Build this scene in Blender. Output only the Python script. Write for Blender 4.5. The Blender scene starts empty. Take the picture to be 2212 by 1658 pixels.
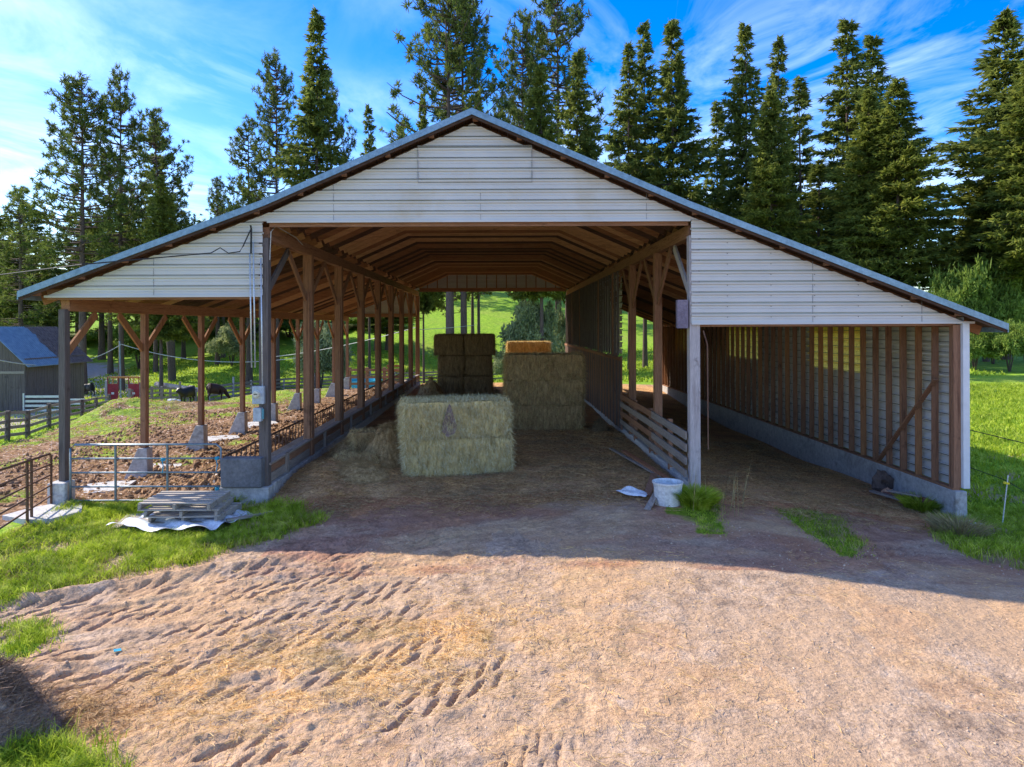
import bpy, math, random
import numpy as np
from mathutils import Vector, Matrix
random.seed(7)
rng = np.random.default_rng(11)
scn = bpy.context.scene
COL = scn.collection
R = math.radians
F = 1500.0; HC = 3.5; VX, VY = 1080.0, 706.0   # survey: focal length in px of a 2212 px wide print, camera height, vanishing point
def P(px, py, Y):                               # survey of a point at distance Y
    return Vector(((px-VX)*Y/F, Y, HC-(py-VY)*Y/F))
def G(px, py, z=-.35):                          # survey of a point on the ground
    Y = (HC-z)*F/(py-VY); return ((px-VX)*Y/F, Y)

# ------------------------------------------------------------------ materials
def nt(m):
    m.use_nodes = True; t = m.node_tree; t.nodes.clear(); return t
def N(t, typ, **kw):
    n = t.nodes.new(typ)
    for k, v in kw.items():
        if k.startswith('_'): setattr(n, k[1:], v)
        else: n.inputs[k.replace('__', ' ')].default_value = v
    return n
def ramp(t, fac, stops):
    r = t.nodes.new('ShaderNodeValToRGB'); e = r.color_ramp.elements
    while len(e) < len(stops): e.new(.5)
    for i, (p, c) in enumerate(stops):
        e[i].position = p; e[i].color = (*c, 1) if len(c) == 3 else c
    t.links.new(fac, r.inputs[0]); return r.outputs[0]
def mixc(t, fac, a, b, blend='MIX'):
    m = t.nodes.new('ShaderNodeMix'); m.data_type = 'RGBA'; m.blend_type = blend
    for i, v in ((0, fac), (6, a), (7, b)):
        if hasattr(v, 'is_output'): t.links.new(v, m.inputs[i])
        elif i == 0: m.inputs[0].default_value = v
        else: m.inputs[i].default_value = (*v, 1) if len(v) == 3 else v
    return m.outputs[2]
def noise(t, vec, scale, detail=5, rough=.6, stretch=None, dist=0):
    if stretch:
        mp = N(t, 'ShaderNodeMapping'); mp.inputs['Scale'].default_value = stretch; t.links.new(vec, mp.inputs[0]); vec = mp.outputs[0]
    n = N(t, 'ShaderNodeTexNoise', Scale=scale, Detail=detail, Roughness=rough, Distortion=dist); t.links.new(vec, n.inputs['Vector'])
    return n.outputs['Fac']
MATS = {}
def mat(name, cols, scale=4,  stretch=None, rough=.8, bump=.3, bscale=None, metal=0, spec=.3, fine=None, trans=0, bdist=.02, dirt=None, coord='Object'):
    if name in MATS: return MATS[name]
    m = bpy.data.materials.new(name); t = nt(m); MATS[name] = m
    tc = t.nodes.new('ShaderNodeTexCoord').outputs[coord]
    n1 = noise(t, tc, scale, 6, .62, stretch)
    k = len(cols); c = ramp(t, n1, [(.3+.4*i/max(1, k-1), cols[i]) for i in range(k)])
    n2 = noise(t, tc, (fine or scale*7), 4, .7, stretch)
    c = mixc(t, 1.0, c, ramp(t, n2, [(.25, (.9,)*3), (.75, (1.07,)*3)] if 'siding' in name or 'white_trim' in name else [(.25, (.62,)*3), (.75, (1.3,)*3)]), 'MULTIPLY')
    if dirt:
        n3 = noise(t, tc, dirt[1], 5, .7)
        c = mixc(t, ramp(t, n3, [(dirt[2], (0,)*3), (dirt[2]+.15, (1,)*3)]), c, dirt[0])
    b = N(t, 'ShaderNodeBsdfPrincipled', Roughness=rough, Metallic=metal); b.inputs['Specular IOR Level'].default_value = spec
    t.links.new(c, b.inputs['Base Color'])
    if bump:
        bp = N(t, 'ShaderNodeBump', Strength=bump, Distance=bdist); t.links.new(noise(t, tc, bscale or scale*6, 6, .7, stretch), bp.inputs['Height'])
        t.links.new(bp.outputs[0], b.inputs['Normal'])
    o = N(t, 'ShaderNodeOutputMaterial'); out = b.outputs[0]
    if trans:
        tr = N(t, 'ShaderNodeBsdfTranslucent'); t.links.new(c, tr.inputs[0]); ms = N(t, 'ShaderNodeMixShader', Fac=trans)
        t.links.new(out, ms.inputs[1]); t.links.new(tr.outputs[0], ms.inputs[2]); out = ms.outputs[0]
    t.links.new(out, o.inputs[0]); return m
def wood(name, a, b, st):
    s = {'x': (.35, 6, 6), 'y': (6, .35, 6), 'z': (6, 6, .35)}[st]
    return mat(name+'_'+st, [a, b, tuple(.5*(p+q) for p, q in zip(a, b))], 2.2, s, .85, .5, 9, dirt=((a[0]*.45, a[1]*.42, a[2]*.4), 2.0, .62))
WA, WB = (.16, .075, .044), (.32, .165, .095)
WZ, WX, WY = wood('brown_timber', WA, WB, 'z'), wood('brown_timber', WA, WB, 'x'), wood('brown_timber', WA, WB, 'y')
WARM = ((.23, .10, .045), (.38, .185, .085))
CX, CY = wood('warm_timber', *WARM, 'x'), wood('warm_timber', *WARM, 'y')
GZ, GX, GY = [wood('grey_timber', (.19, .155, .13), (.33, .28, .24), a) for a in 'zxy']
OZ = wood('weathered_post', (.075, .06, .055), (.15, .125, .115), 'z')
LZ = wood('pale_timber', (.34, .29, .28), (.48, .43, .42), 'z')
DZ = wood('old_board', (.07, .052, .045), (.17, .13, .115), 'z')
PX_ = wood('pallet_wood', (.27, .235, .20), (.46, .41, .35), 'x'); PY_ = wood('pallet_wood', (.22, .19, .16), (.38, .33, .28), 'y')
SIDING = mat('white_metal_siding', [(.53, .52, .50), (.57, .565, .55)], .4, (1, 1, 2), .45, .03, 1.5, spec=.4, fine=.5, dirt=((.48, .44, .37), .35, .55))
TRIM = mat('galvanised_trim', [(.15, .25, .33), (.23, .34, .43)], 1.5, None, .4, .05, metal=.3, spec=.5)
ROOFM = mat('metal_roof', [(.42, .46, .50), (.5, .54, .58)], 1, None, .4, .1, metal=.6)
CONC = mat('concrete', [(.30, .29, .28), (.44, .43, .42), (.36, .345, .33)], 1.3, None, .9, .35, 30, dirt=((.2, .18, .16), 1.7, .6))
DCONC = mat('dark_concrete_block', [(.12, .12, .125), (.19, .19, .20)], 2, None, .9, .4, 25, dirt=((.42, .43, .45), 3.2, .68))
WCONC = mat('white_concrete', [(.42, .41, .39), (.58, .57, .55)], 2, None, .9, .3, 25, dirt=((.25, .2, .16), 2, .6))
STEEL = mat('blue_grey_pipe', [(.15, .20, .24), (.26, .32, .36)], 6, None, .45, .05, metal=.5, dirt=((.16, .09, .06), 5, .66))
RUST = mat('rusty_pipe', [(.12, .06, .04), (.21, .12, .08)], 8, None, .7, .1, metal=.3)
GALV = mat('galvanised_conduit', [(.5, .54, .58), (.62, .65, .68)], 4, None, .4, .03, metal=.5)
BLK = mat('black_cable', [(.02,)*3, (.04,)*3], 8, None, .6, 0)
TWINE = mat('rope', [(.42, .42, .38), (.55, .55, .5)], 8, None, .9, 0)
BLUE = mat('blue_twine', [(.02, .25, .36), (.03, .35, .5)], 8, None, .6, 0)
BARK = mat('bark', [(.055, .04, .035), (.14, .10, .085), (.09, .065, .055)], 3, (3, 3, .6), .95, .6, 8, bdist=.05)

# ------------------------------------------------------------------ mesh helpers
def prop(o, label=None, cat=None, group=None, kind=None):
    if label: o['label'] = label
    if cat: o['category'] = cat
    if group: o['group'] = group
    if kind: o['kind'] = kind
    return o
def empty(name, loc, label, cat, group=None):
    o = bpy.data.objects.new(name, None); o.location = loc; o.empty_display_size = .3; COL.objects.link(o)
    return prop(o, label, cat, group)
def off(o):
    v = Vector((0, 0, 0))
    while o is not None: v += o.location; o = o.parent
    return v
def fast(name, V, Fc, m, parent=None, smooth=False, local=False):
    V = np.asarray(V, dtype=np.float32)
    if parent is not None and not local: V = V-np.array(off(parent), dtype=np.float32)
    Fc = np.asarray(Fc, dtype=np.int32); k = Fc.shape[1]
    me = bpy.data.meshes.new(name); me.vertices.add(len(V)); me.vertices.foreach_set('co', V.ravel())
    me.loops.add(Fc.size); me.loops.foreach_set('vertex_index', Fc.ravel())
    me.polygons.add(len(Fc)); me.polygons.foreach_set('loop_start', np.arange(0, Fc.size, k, dtype=np.int32))
    me.polygons.foreach_set('loop_total', np.full(len(Fc), k, dtype=np.int32))
    if smooth: me.polygons.foreach_set('use_smooth', np.ones(len(Fc), dtype=bool))
    me.update(calc_edges=True); me.validate()
    me.materials.append(m)
    o = bpy.data.objects.new(name, me); COL.objects.link(o); o.parent = parent
    return o
class MB:
    def __init__(s): s.v = []; s.f = []
    def add(s, vs, fs):
        n = len(s.v); s.v += [tuple(v) for v in vs]; s.f += [tuple(n+i for i in f) for f in fs]; return s
    def box(s, x0, x1, y0, y1, z0, z1):
        return s.add([(x0, y0, z0), (x1, y0, z0), (x1, y1, z0), (x0, y1, z0), (x0, y0, z1), (x1, y0, z1), (x1, y1, z1), (x0, y1, z1)],
                     [(0, 3, 2, 1), (4, 5, 6, 7), (0, 1, 5, 4), (1, 2, 6, 5), (2, 3, 7, 6), (3, 0, 4, 7)])
    def beam(s, a, b, w, h, up=(0, 0, 1)):
        a, b = Vector(a), Vector(b); d = (b-a).normalized(); up = Vector(up)
        if abs(d.dot(up)) > .98: up = Vector((0, 1, 0))
        sx = d.cross(up).normalized()*w/2; sz = sx.cross(d).normalized()*h/2
        vs = [p+q for p in (a, b) for q in (-sx-sz, sx-sz, sx+sz, -sx+sz)]
        return s.add(vs, [(3, 2, 1, 0), (4, 5, 6, 7), (0, 1, 5, 4), (1, 2, 6, 5), (2, 3, 7, 6), (3, 0, 4, 7)])
    def tube(s, pts, r, n=8, cap=True):
        pts = [Vector(p) for p in pts]; rs = r if hasattr(r, '__len__') else [r]*len(pts); vs = []
        for i, p in enumerate(pts):
            d = (pts[min(i+1, len(pts)-1)]-pts[max(i-1, 0)]).normalized()
            up = Vector((0, 0, 1)) if abs(d.z) < .9 else Vector((1, 0, 0))
            a = d.cross(up).normalized(); b = d.cross(a).normalized()
            vs += [p+(a*math.cos(2*math.pi*j/n)+b*math.sin(2*math.pi*j/n))*rs[i] for j in range(n)]
        fs = [(i*n+j, i*n+(j+1) % n, (i+1)*n+(j+1) % n, (i+1)*n+j) for i in range(len(pts)-1) for j in range(n)]
        if cap: fs += [tuple(range(n-1, -1, -1)), tuple((len(pts)-1)*n+j for j in range(n))]
        return s.add(vs, fs)
    def prism(s, prof, axis, a, b):     # closed 2-D profile swept along an axis
        n = len(prof); f = {'y': lambda p, t: (p[0], t, p[1]), 'x': lambda p, t: (t, p[0], p[1]), 'z': lambda p, t: (p[0], p[1], t)}[axis]
        return s.add([f(p, a) for p in prof]+[f(p, b) for p in prof],
                     [tuple(range(n-1, -1, -1)), tuple(range(n, 2*n))]+[(i, (i+1) % n, n+(i+1) % n, n+i) for i in range(n)])
    def build(s, name, m, parent=None, smooth=False, bevel=0, local=False):
        o_ = Vector((0, 0, 0)) if (parent is None or local) else off(parent)
        me = bpy.data.meshes.new(name); me.from_pydata([(v[0]-o_.x, v[1]-o_.y, v[2]-o_.z) for v in s.v], [], s.f); me.update()
        if smooth: me.polygons.foreach_set('use_smooth', [True]*len(me.polygons))
        me.materials.append(m); o = bpy.data.objects.new(name, me); COL.objects.link(o); o.parent = parent
        if bevel:
            b = o.modifiers.new('bevel', 'BEVEL'); b.width = bevel; b.segments = 2; b.limit_method = 'ANGLE'
        return o
def copy_tree(o, parent=None):
    c = o.copy(); COL.objects.link(c); c.parent = parent
    for ch in list(o.children): copy_tree(ch, c)
    return c

# ------------------------------------------------------------------ noise and terrain
def _h(ix, iy, seed):
    h = (ix.astype(np.int64)*374761393+iy.astype(np.int64)*668265263+seed*1442695041) & 0xffffffff
    h = ((h ^ (h >> 13))*1274126177) & 0xffffffff
    return ((h ^ (h >> 16)) & 0xffff)/65535.0
def vn(x, y, seed=0):
    x = np.asarray(x, float); y = np.asarray(y, float)
    ix, iy = np.floor(x), np.floor(y); fx, fy = x-ix, y-iy; fx = fx*fx*(3-2*fx); fy = fy*fy*(3-2*fy)
    a, b, c, d = _h(ix, iy, seed), _h(ix+1, iy, seed), _h(ix, iy+1, seed), _h(ix+1, iy+1, seed)
    return (a*(1-fx)+b*fx)*(1-fy)+(c*(1-fx)+d*fx)*fy
def fbm(x, y, seed=0, o=4):
    s = 0; a = .5
    for i in range(o): s = s+a*vn(x*2**i, y*2**i, seed+i*17); a *= .5
    return s/(1-.5**o)
CP = [(-8, 0, -.4), (8, 0, -.55), (0, 3, -.4), (0, 8, -.38), (-6, 8, -.4), (6, 8, -.5), (-9.3, 12, -.28), (-9.3, 14.7, -.22), (-4.9, 13.6, -.26), (-5, 15, -.2), (0, 13, -.12), (4, 13, -.05),
      (4, 14.7, 0), (7, 13, -.42), (9.7, 13.8, -.62), (9.7, 10, -.62), (12, 14, -.65), (14, 19, -.35), (14.5, 23, -.3), (20, 30, -.15), (53, 75, .9), (70, 60, 1.2), (95, 95, 4), (30, 50, .1), (25, 10, -.9), (20, 0, -.9),
      (-14, 18, -.55), (-16, 24, -.85), (-21.3, 30, -1.41), (-21.8, 32, -1.51), (-22.75, 35, -1.66), (-24.4, 40.5, -1.9), (-25.9, 46, -2.19), (-31.5, 46, -2.02), (-31.4, 52.5, -2.1), (-36, 46, -2.0), (-36, 53, -2.1),
      (-26.2, 48, -2.26), (-26.2, 60, -3.1), (-25, 65, -3.1), (-23.4, 75, -3.45), (-15.5, 83, -3.5), (-7.5, 87, -3.46), (-2.6, 88, -3.42), (-15, 45, -1.2), (-17.7, 50, -1.27), (-20.3, 50, -1.83), (-22.3, 50, -2.1), (-14, 52, -1.1), (-19.6, 36, -1.1), (-9, 50, -1.3), (0, 46, -.2), (0, 60, -1.5), (13, 69, -1.1),
      (-42, 70, -3.45), (-52.8, 95, -1.9), (-37.7, 80, -2.6), (-35, 120, 2.4), (-10, 150, 10.6), (26, 130, 4.9), (0, 110, 1.6), (-25, 100, .2), (-100, 120, 2), (-60, 150, 8), (50, 150, 6), (90, 120, 2), (120, 80, 1.5),
      (0, 300, 12), (300, 300, 8), (-300, 300, 8), (-150, 60, -3), (-60, 30, -3), (-40, 0, -1.6), (-300, 0, -4), (300, 0, -2), (0, -60, -1), (70, 40, 0)]
for y in (16, 22, 30, 38, 43):
    CP += [(-4.5, y, 0), (-1, y, 0), (3.8, y, 0), (-7.5, y, -.28), (-10, y, -.35)]
for y, z in ((15.5, -.62), (22, -.76), (29, -.78), (36, -.6), (43, -.25)): CP += [(9.4, y, z), (6.6, y, z*.5)]
CPa = np.array(CP, float); _s = 10.0
def _phi(r2): return r2*np.log(r2+1e-9)*.5
def _solve():
    n = len(CPa); X = CPa[:, :2]/_s; d = ((X[:, None]-X[None])**2).sum(-1)
    A = np.zeros((n+3, n+3)); A[:n, :n] = _phi(d)+np.eye(n)*.002; A[:n, n] = 1; A[:n, n+1:] = X; A[n, :n] = 1; A[n+1:, :n] = X.T
    return np.linalg.solve(A, np.append(CPa[:, 2], [0, 0, 0])), X
_w, _X = _solve()
def tps(x, y):
    x = np.asarray(x, float)/_s; y = np.asarray(y, float)/_s; n = len(_X)
    z = _w[n]+_w[n+1]*x+_w[n+2]*y
    for i in range(n): z = z+_w[i]*_phi((x-_X[i, 0])**2+(y-_X[i, 1])**2)
    return z
def sm(a, b, x): t = np.clip((x-a)/(b-a), 0, 1); return t*t*(3-2*t)
TRACKS = [[(-7.6, 9.05), (-6, 9.75), (-4.5, 10.55), (-2.2, 11.75)], [(-7.6, 8.35), (-6, 9.0), (-4, 9.95), (-1.4, 11.1)], [(-7.3, 7.65), (-5, 8.35), (-3.2, 9.2), (-1.0, 10.4)], [(-7, 6.95), (-4.6, 7.65), (-3, 8.4), (-.8, 9.5)],
          [(-4.9, 6.5), (-3.6, 6.95), (-2, 7.75), (-.5, 8.6)], [(-4.0, 5.8), (-2.6, 6.25), (-1, 7.1), (.3, 8.1)], [(-1.8, 12.5), (0, 12.95), (2.4, 12.9)], [(-1.8, 11.9), (.4, 12.3), (3, 12.3)], [(4.5, 11.2), (7, 12.2), (9.3, 13.1)], [(-1, 5.2), (.2, 6.1), (1.2, 7.4)]]
TDEP = [.085, .085, .07, .07, .08, .07, .045, .045, .035, .03]
def tracks(x, y):
    z = np.zeros_like(x); m = np.zeros_like(x)
    for k, (T, dep) in enumerate(zip(TRACKS, TDEP)):
        tx = [p[0] for p in T]; ty = [p[1] for p in T]
        yw = y+.16*(fbm(x*.8, y*.8, 90+k)-.5)
        yy = np.interp(x, tx, ty); sl = (np.interp(x+.2, tx, ty)-np.interp(x-.2, tx, ty))/.4+1e-6
        c = 1/np.sqrt(1+sl*sl); v = (yw-yy)*c; u = x/c+v*sl*c
        win = sm(.34, .29, np.abs(v))*sm(tx[0]-.1, tx[0]+.4, x)*sm(tx[-1]+.1, tx[-1]-.7, x)
        br = sm(.22, .5, vn(x*1.3+k*9, y*1.3, 91+k))
        ph = (u-v*1.25+(v > 0)*.13+.05*vn(x*5, y*5, 5))/.29; s = .5+.5*np.sin(2*np.pi*ph)
        lug = sm(.66, .84, s)*sm(.03, .06, np.abs(v))*sm(.245, .205, np.abs(v))
        z += win*(-dep*lug*(.15+.85*br)-.012)+sm(.12, 0, np.abs(np.abs(v)-.38))*.022*(vn(x*5, y*5, 33+k))*sm(tx[0], tx[0]+.4, x)*sm(tx[-1], tx[-1]-.7, x)*(dep/.06)
        m = np.maximum(m, win)
    return z, m
def inpoly(x, y, poly):
    ins = np.zeros(x.shape, bool); n = len(poly)
    for i in range(n):
        x1, y1 = poly[i]; x2, y2 = poly[(i+1) % n]
        c = ((y1 > y) != (y2 > y)) & (x < (x2-x1)*(y-y1)/(y2-y1+1e-12)+x1); ins ^= c
    return ins
GL = [G(a, b, -.3) for a, b in ((-260, 1135), (0, 1120), (70, 1085), (480, 1086), (575, 1096), (700, 1128), (650, 1150), (600, 1168), (500, 1182), (430, 1205), (270, 1238), (190, 1252), (0, 1292), (-300, 1330))]
PATCH = [([G(a, b) for a, b in ((-120, 1350), (60, 1350), (80, 1385), (30, 1410), (-120, 1420))]), ([G(a, b) for a, b in ((-120, 1575), (110, 1600), (200, 1630), (230, 1700), (-120, 1760))]),
         [G(a, b, -.4) for a, b in ((1675, 1118), (1790, 1118), (1835, 1150), (1860, 1205), (1800, 1212), (1730, 1160))],
         [G(a, b, -.1) for a, b in ((1440, 1080), (1545, 1075), (1560, 1120), (1500, 1140), (1445, 1120))], [G(a, b, -.3) for a, b in ((1490, 1160), (1550, 1150), (1560, 1172), (1500, 1178))]]
GRT = [G(a, b, -.6) for a, b in ((2000, 1110), (2060, 1090), (2100, 1100), (2212, 1080), (2500, 1080), (2900, 1120), (2600, 1245), (2212, 1238), (2100, 1215), (2030, 1170))]
_TX, _TY = G(410, 1132, -.3)
def grass_mask(x, y):
    jx = x+.55*(fbm(x*1.3, y*1.3, 3)-.5)*np.minimum(1, .3+y/14); jy = y+.55*(fbm(x*1.3, y*1.3, 9)-.5)
    g = (inpoly(jx, jy, GL) & ~(((x-_TX)/1.15)**2+((y-_TY)/.62)**2 < 1)) | inpoly(jx, jy, GRT)
    for p in PATCH: g |= inpoly(jx, jy, p)
    return g
def lotmask(x, y):  # trampled cattle lot left of and behind the barn
    f = np.interp(y, [12, 14.5, 30, 33.5, 37, 43, 50, 60, 65, 75, 88, 95], [-9.6, -16, -20.9, -22.0, -23, -25, -26.5, -26.0, -25, -23.4, -4, -4])
    e = np.interp(y, [12, 14.5, 15.2, 44, 46, 88], [-9.6, -9.3, -5.0, -5.0, -6, -4])
    return (x > f) & (x < e) & (y > 13.2)
def ground_z(x, y, detail=True):
    x = np.asarray(x, float); y = np.asarray(y, float)
    z = tps(x, y)
    z = z+.95*np.exp(-(((x+19.6)/2.0)**2+((y-36)/2.2)**2))+.25*np.exp(-(((x+16.5)/1.6)**2+((y-37)/1.5)**2))
    mr = np.exp(-((x+6.5)/.75)**2)*sm(14.9, 16.2, y)*sm(44, 40, y); z = z+.38*mr*(.5+fbm(x*.8, y*.5, 21))
    if detail:
        near = sm(60, 25, y)
        lm = (x < -5.2) & (x > -22) & (y > 14.9) & (y < 60)
        z = z+np.where(lm, .26*(fbm(x*1.6, y*1.6, 61, 5)-.5)+.20*np.maximum(-.1, fbm(x*5, y*5, 62, 3)-.5)*near*(.7+1.6*mr), 0)
        fr = (y < 15) & (x < 12)
        left = sm(3.5, -3, x)
        z = z+np.where(fr, .07*(fbm(x*.9, y*.9, 41, 4)-.5)+(.035+.05*left)*(fbm(x*3.2, y*3.2, 42, 4)-.5)+.035*np.maximum(0, fbm(x*9, y*9, 43, 3)-.52)*(1+left*1.5), 0)
        t, m = tracks(x, y); z = z+t*(y < 14)
        bay = (x > -4.8) & (x < 9.5) & (y >= 14.9) & (y < 44)
        z = z+np.where(bay, .06*(fbm(x*1.1, y*1.1, 51, 5)-.5)+.05*np.maximum(0, fbm(x*4, y*4, 52, 3)-.5), 0)
        pile = .22*np.exp(-(((x+4.1)/.7)**2+((y-15.8)/1.6)**2))+.15*np.exp(-(((x+3.3)/.9)**2+((y-17.0)/2.2)**2)); z = z+pile*(.6+.8*fbm(x*3, y*3, 53))
        z = z+np.where((x > 9.9) | (y > 46), .12*(fbm(x*.5, y*.5, 71)-.5), 0)
        rim = .09*np.exp(-((y-(7.15+.42*(x+7)))/.22)**2)*sm(-7.4, -6.8, x)*sm(-4.6, -5.6, x)
        rim2 = .12*np.exp(-((y-np.interp(x, [-7.6, -6, -4.6, -3.4], [9.35, 10.15, 10.85, 11.4]))/.16)**2)*sm(-2.9, -4, x)
        z = z+(rim+rim2*(.3+fbm(x*3, y*3, 77)))*(y < 13)
    return z
def gz(x, y): return float(ground_z(np.array([x]), np.array([y]))[0])
def grow(start, step, ratio, end):
    out = [start]; 
    while abs(out[-1]) < abs(end): out.append(out[-1]+step); step *= ratio
    return out[1:]
xs = np.array(list(reversed(grow(-21, -.15, 1.06, -420)))+list(np.arange(-21, -12, .13))+list(np.arange(-12, -7.4, .06))+list(np.arange(-7.4, 1.6, .021))+list(np.arange(1.6, 5, .04))+list(np.arange(5, 11, .05))+grow(11, .07, 1.05, 420))
ys = np.array(list(np.arange(-6, 5.3, .4))+list(np.arange(5.3, 8, .02))+list(np.arange(8, 13.2, .025))+list(np.arange(13.2, 20, .05))+list(np.arange(20, 45, .12))+grow(45, .15, 1.025, 460))
XX, YY = np.meshgrid(xs, ys); ZZ = ground_z(XX, YY); nx, ny = len(xs), len(ys)
idx = np.arange(nx*ny).reshape(ny, nx); FQ = np.stack([idx[:-1, :-1], idx[:-1, 1:], idx[1:, 1:], idx[1:, :-1]], -1).reshape(-1, 4)
def ground_material():
    m = bpy.data.materials.new('ground_dirt_grass_hay'); t = nt(m); L = t.links.new
    tc = t.nodes.new('ShaderNodeTexCoord').outputs['Object']
    def att(n): a = t.nodes.new('ShaderNodeAttribute'); a.attribute_name = n; s = t.nodes.new('ShaderNodeSeparateColor'); L(a.outputs['Color'], s.inputs[0]); return s.outputs
    A = att('m1'); B = att('m2')
    n_s, n_m, n_f = noise(t, tc, .5, 6), noise(t, tc, 3, 8, .7), noise(t, tc, 24, 6, .75)
    dirt = ramp(t, n_m, [(.3, (.26, .175, .115)), (.5, (.47, .33, .222)), (.68, (.62, .455, .32))])
    dirt = mixc(t, ramp(t, n_s, [(.42, (0,)*3), (.62, (1,)*3)]), dirt, (.50, .335, .205))
    dirt = mixc(t, 1, dirt, ramp(t, n_f, [(.28, (.62,)*3), (.7, (1.22,)*3)]), 'MULTIPLY')
    hay = ramp(t, noise(t, tc, 9, 8, .8, (1, 2.2, 1), 1.5), [(.36, (.22, .115, .06)), (.5, (.60, .36, .18)), (.66, (.92, .62, .33))])
    hay2 = ramp(t, noise(t, tc, 1.1, 5), [(.35, (.8, .72, .7)), (.65, (1.15, 1.15, 1.0))]); hay = mixc(t, 1, hay, hay2, 'MULTIPLY')
    man = ramp(t, noise(t, tc, 7, 8, .75), [(.34, (.06, .032, .018)), (.5, (.24, .135, .07)), (.66, (.5, .33, .2))])
    spk = ramp(t, noise(t, tc, 11, 3, .6), [(.60, (0,)*3), (.66, (1,)*3)])
    man = mixc(t, spk, man, (.72, .62, .52))
    gr = ramp(t, noise(t, tc, 2.2, 7, .7), [(.3, (.09, .18, .014)), (.5, (.22, .38, .025)), (.7, (.38, .52, .05))])
    gr = mixc(t, ramp(t, noise(t, tc, .13, 5, .6), [(.5, (0,)*3), (.72, (.55,)*3)]), gr, (.30, .33, .07))
    gr = mixc(t, 1, gr, ramp(t, noise(t, tc, 12, 4, .7), [(.3, (.6,)*3), (.7, (1.3,)*3)]), 'MULTIPLY')
    road = ramp(t, n_m, [(.3, (.36, .30, .25)), (.7, (.52, .45, .40))])
    c = mixc(t, A[1], dirt, hay); c = mixc(t, A[2], c, man); c = mixc(t, B[0], c, road); c = mixc(t, B[1], c, (.68, .48, .26)); c = mixc(t, A[0], c, gr)
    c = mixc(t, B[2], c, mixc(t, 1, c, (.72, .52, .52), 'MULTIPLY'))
    b = N(t, 'ShaderNodeBsdfPrincipled', Roughness=.95); b.inputs['Specular IOR Level'].default_value = .12; L(c, b.inputs['Base Color'])
    bp = N(t, 'ShaderNodeBump', Strength=.65, Distance=.035); L(noise(t, tc, 20, 8, .75), bp.inputs['Height'])
    bp2 = N(t, 'ShaderNodeBump', Strength=.7, Distance=.12); L(noise(t, tc, 3.5, 5, .7), bp2.inputs['Height']); L(bp.outputs[0], bp2.inputs['Normal']); L(bp2.outputs[0], b.inputs['Normal'])
    L(b.outputs[0], N(t, 'ShaderNodeOutputMaterial').inputs[0]); return m
ground = fast('ground', np.stack([XX, YY, ZZ], -1).reshape(-1, 3), FQ, ground_material(), smooth=True); ground['kind'] = 'structure'
x, y = XX.ravel(), YY.ravel()
grs = grass_mask(x, y).astype(float)
lot = lotmask(x, y)
outer = ((x > 9.95) & (y > 12.2)) | (y > 44.2) | (x < -9.6) & (y > 13)
g = np.where(outer & ~lot, 1.0, grs)
lotg = sm(.46, .60, fbm(x*.35, y*.35, 101, 5)+.18*sm(22, 42, y)-.16*sm(-14, -8, x)-.3*sm(-8.5, -6.5, x))
g = np.where(lot, .8*lotg*sm(.40, .62, fbm(x*1.7, y*1.7, 8, 5)+.10*sm(25, 45, y)), g)
g = np.where((y < 13) & (x < -9), 1, g)*np.where(g < 1, 1, .1+.9*sm(.30, .50, fbm(x*1.6, y*1.6, 7)+.3*(y > 20)))
hayin = ((x > -4.9) & (x < 9.5) & (y > 14.0+.9*(fbm(x*.7, y*.7, 12)-.5)*2) & (y < 44)).astype(float)
hay = np.maximum(hayin*.95, sm(2.2, .0, np.abs(y-14.2))*.6*(x > -4.9)*(x < 9.3)*fbm(x*2, y*2, 88))
hay = np.maximum(hay, (fbm(x*.8, y*.8, 19, 4) > .56)*.35*(y < 14))
hay = np.maximum(hay, .9*np.exp(-(((x+5.2)/1.3)**2+((y-6.9)/.55)**2)))
straw = np.exp(-(((x+1.75)/1.7)**2+((y-8.4-.25*x)/.8)**2))*sm(.3, .6, fbm(x*2.5, y*2.5, 14, 4))*.75
man = np.where(lot | ((x < -5) & (x > -9.6) & (y > 14.6) & (y < 44)), 1.0, 0)
dd = np.interp(y, [20, 30, 38, 45, 55, 70, 85, 100], [-27, -27.5, -28, -30, -36, -40, -48, -60])
road = (np.abs(x-dd-1.5*(fbm(x*.2, y*.2, 4)-.5)) < np.interp(y, [20, 45, 70], [1.5, 1.6, 3.4])).astype(float)*((y > 20) & (y < 100))
g = g*(1-road)
shade_tint = np.where((x > -4) & (x < 12) & (y > 10.6) & (y < 14.6), .75*sm(.3, .6, fbm(x*.6, y*1.2, 66)), 0)  # barn shade on the front yard, tinted purple-brown into the ground colour
for nm, ch in (('m1', (g, hay, man)), ('m2', (road, straw, shade_tint))):
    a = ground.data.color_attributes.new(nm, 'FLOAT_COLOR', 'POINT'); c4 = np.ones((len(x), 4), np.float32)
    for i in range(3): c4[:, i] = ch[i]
    a.data.foreach_set('color', c4.ravel())

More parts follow.
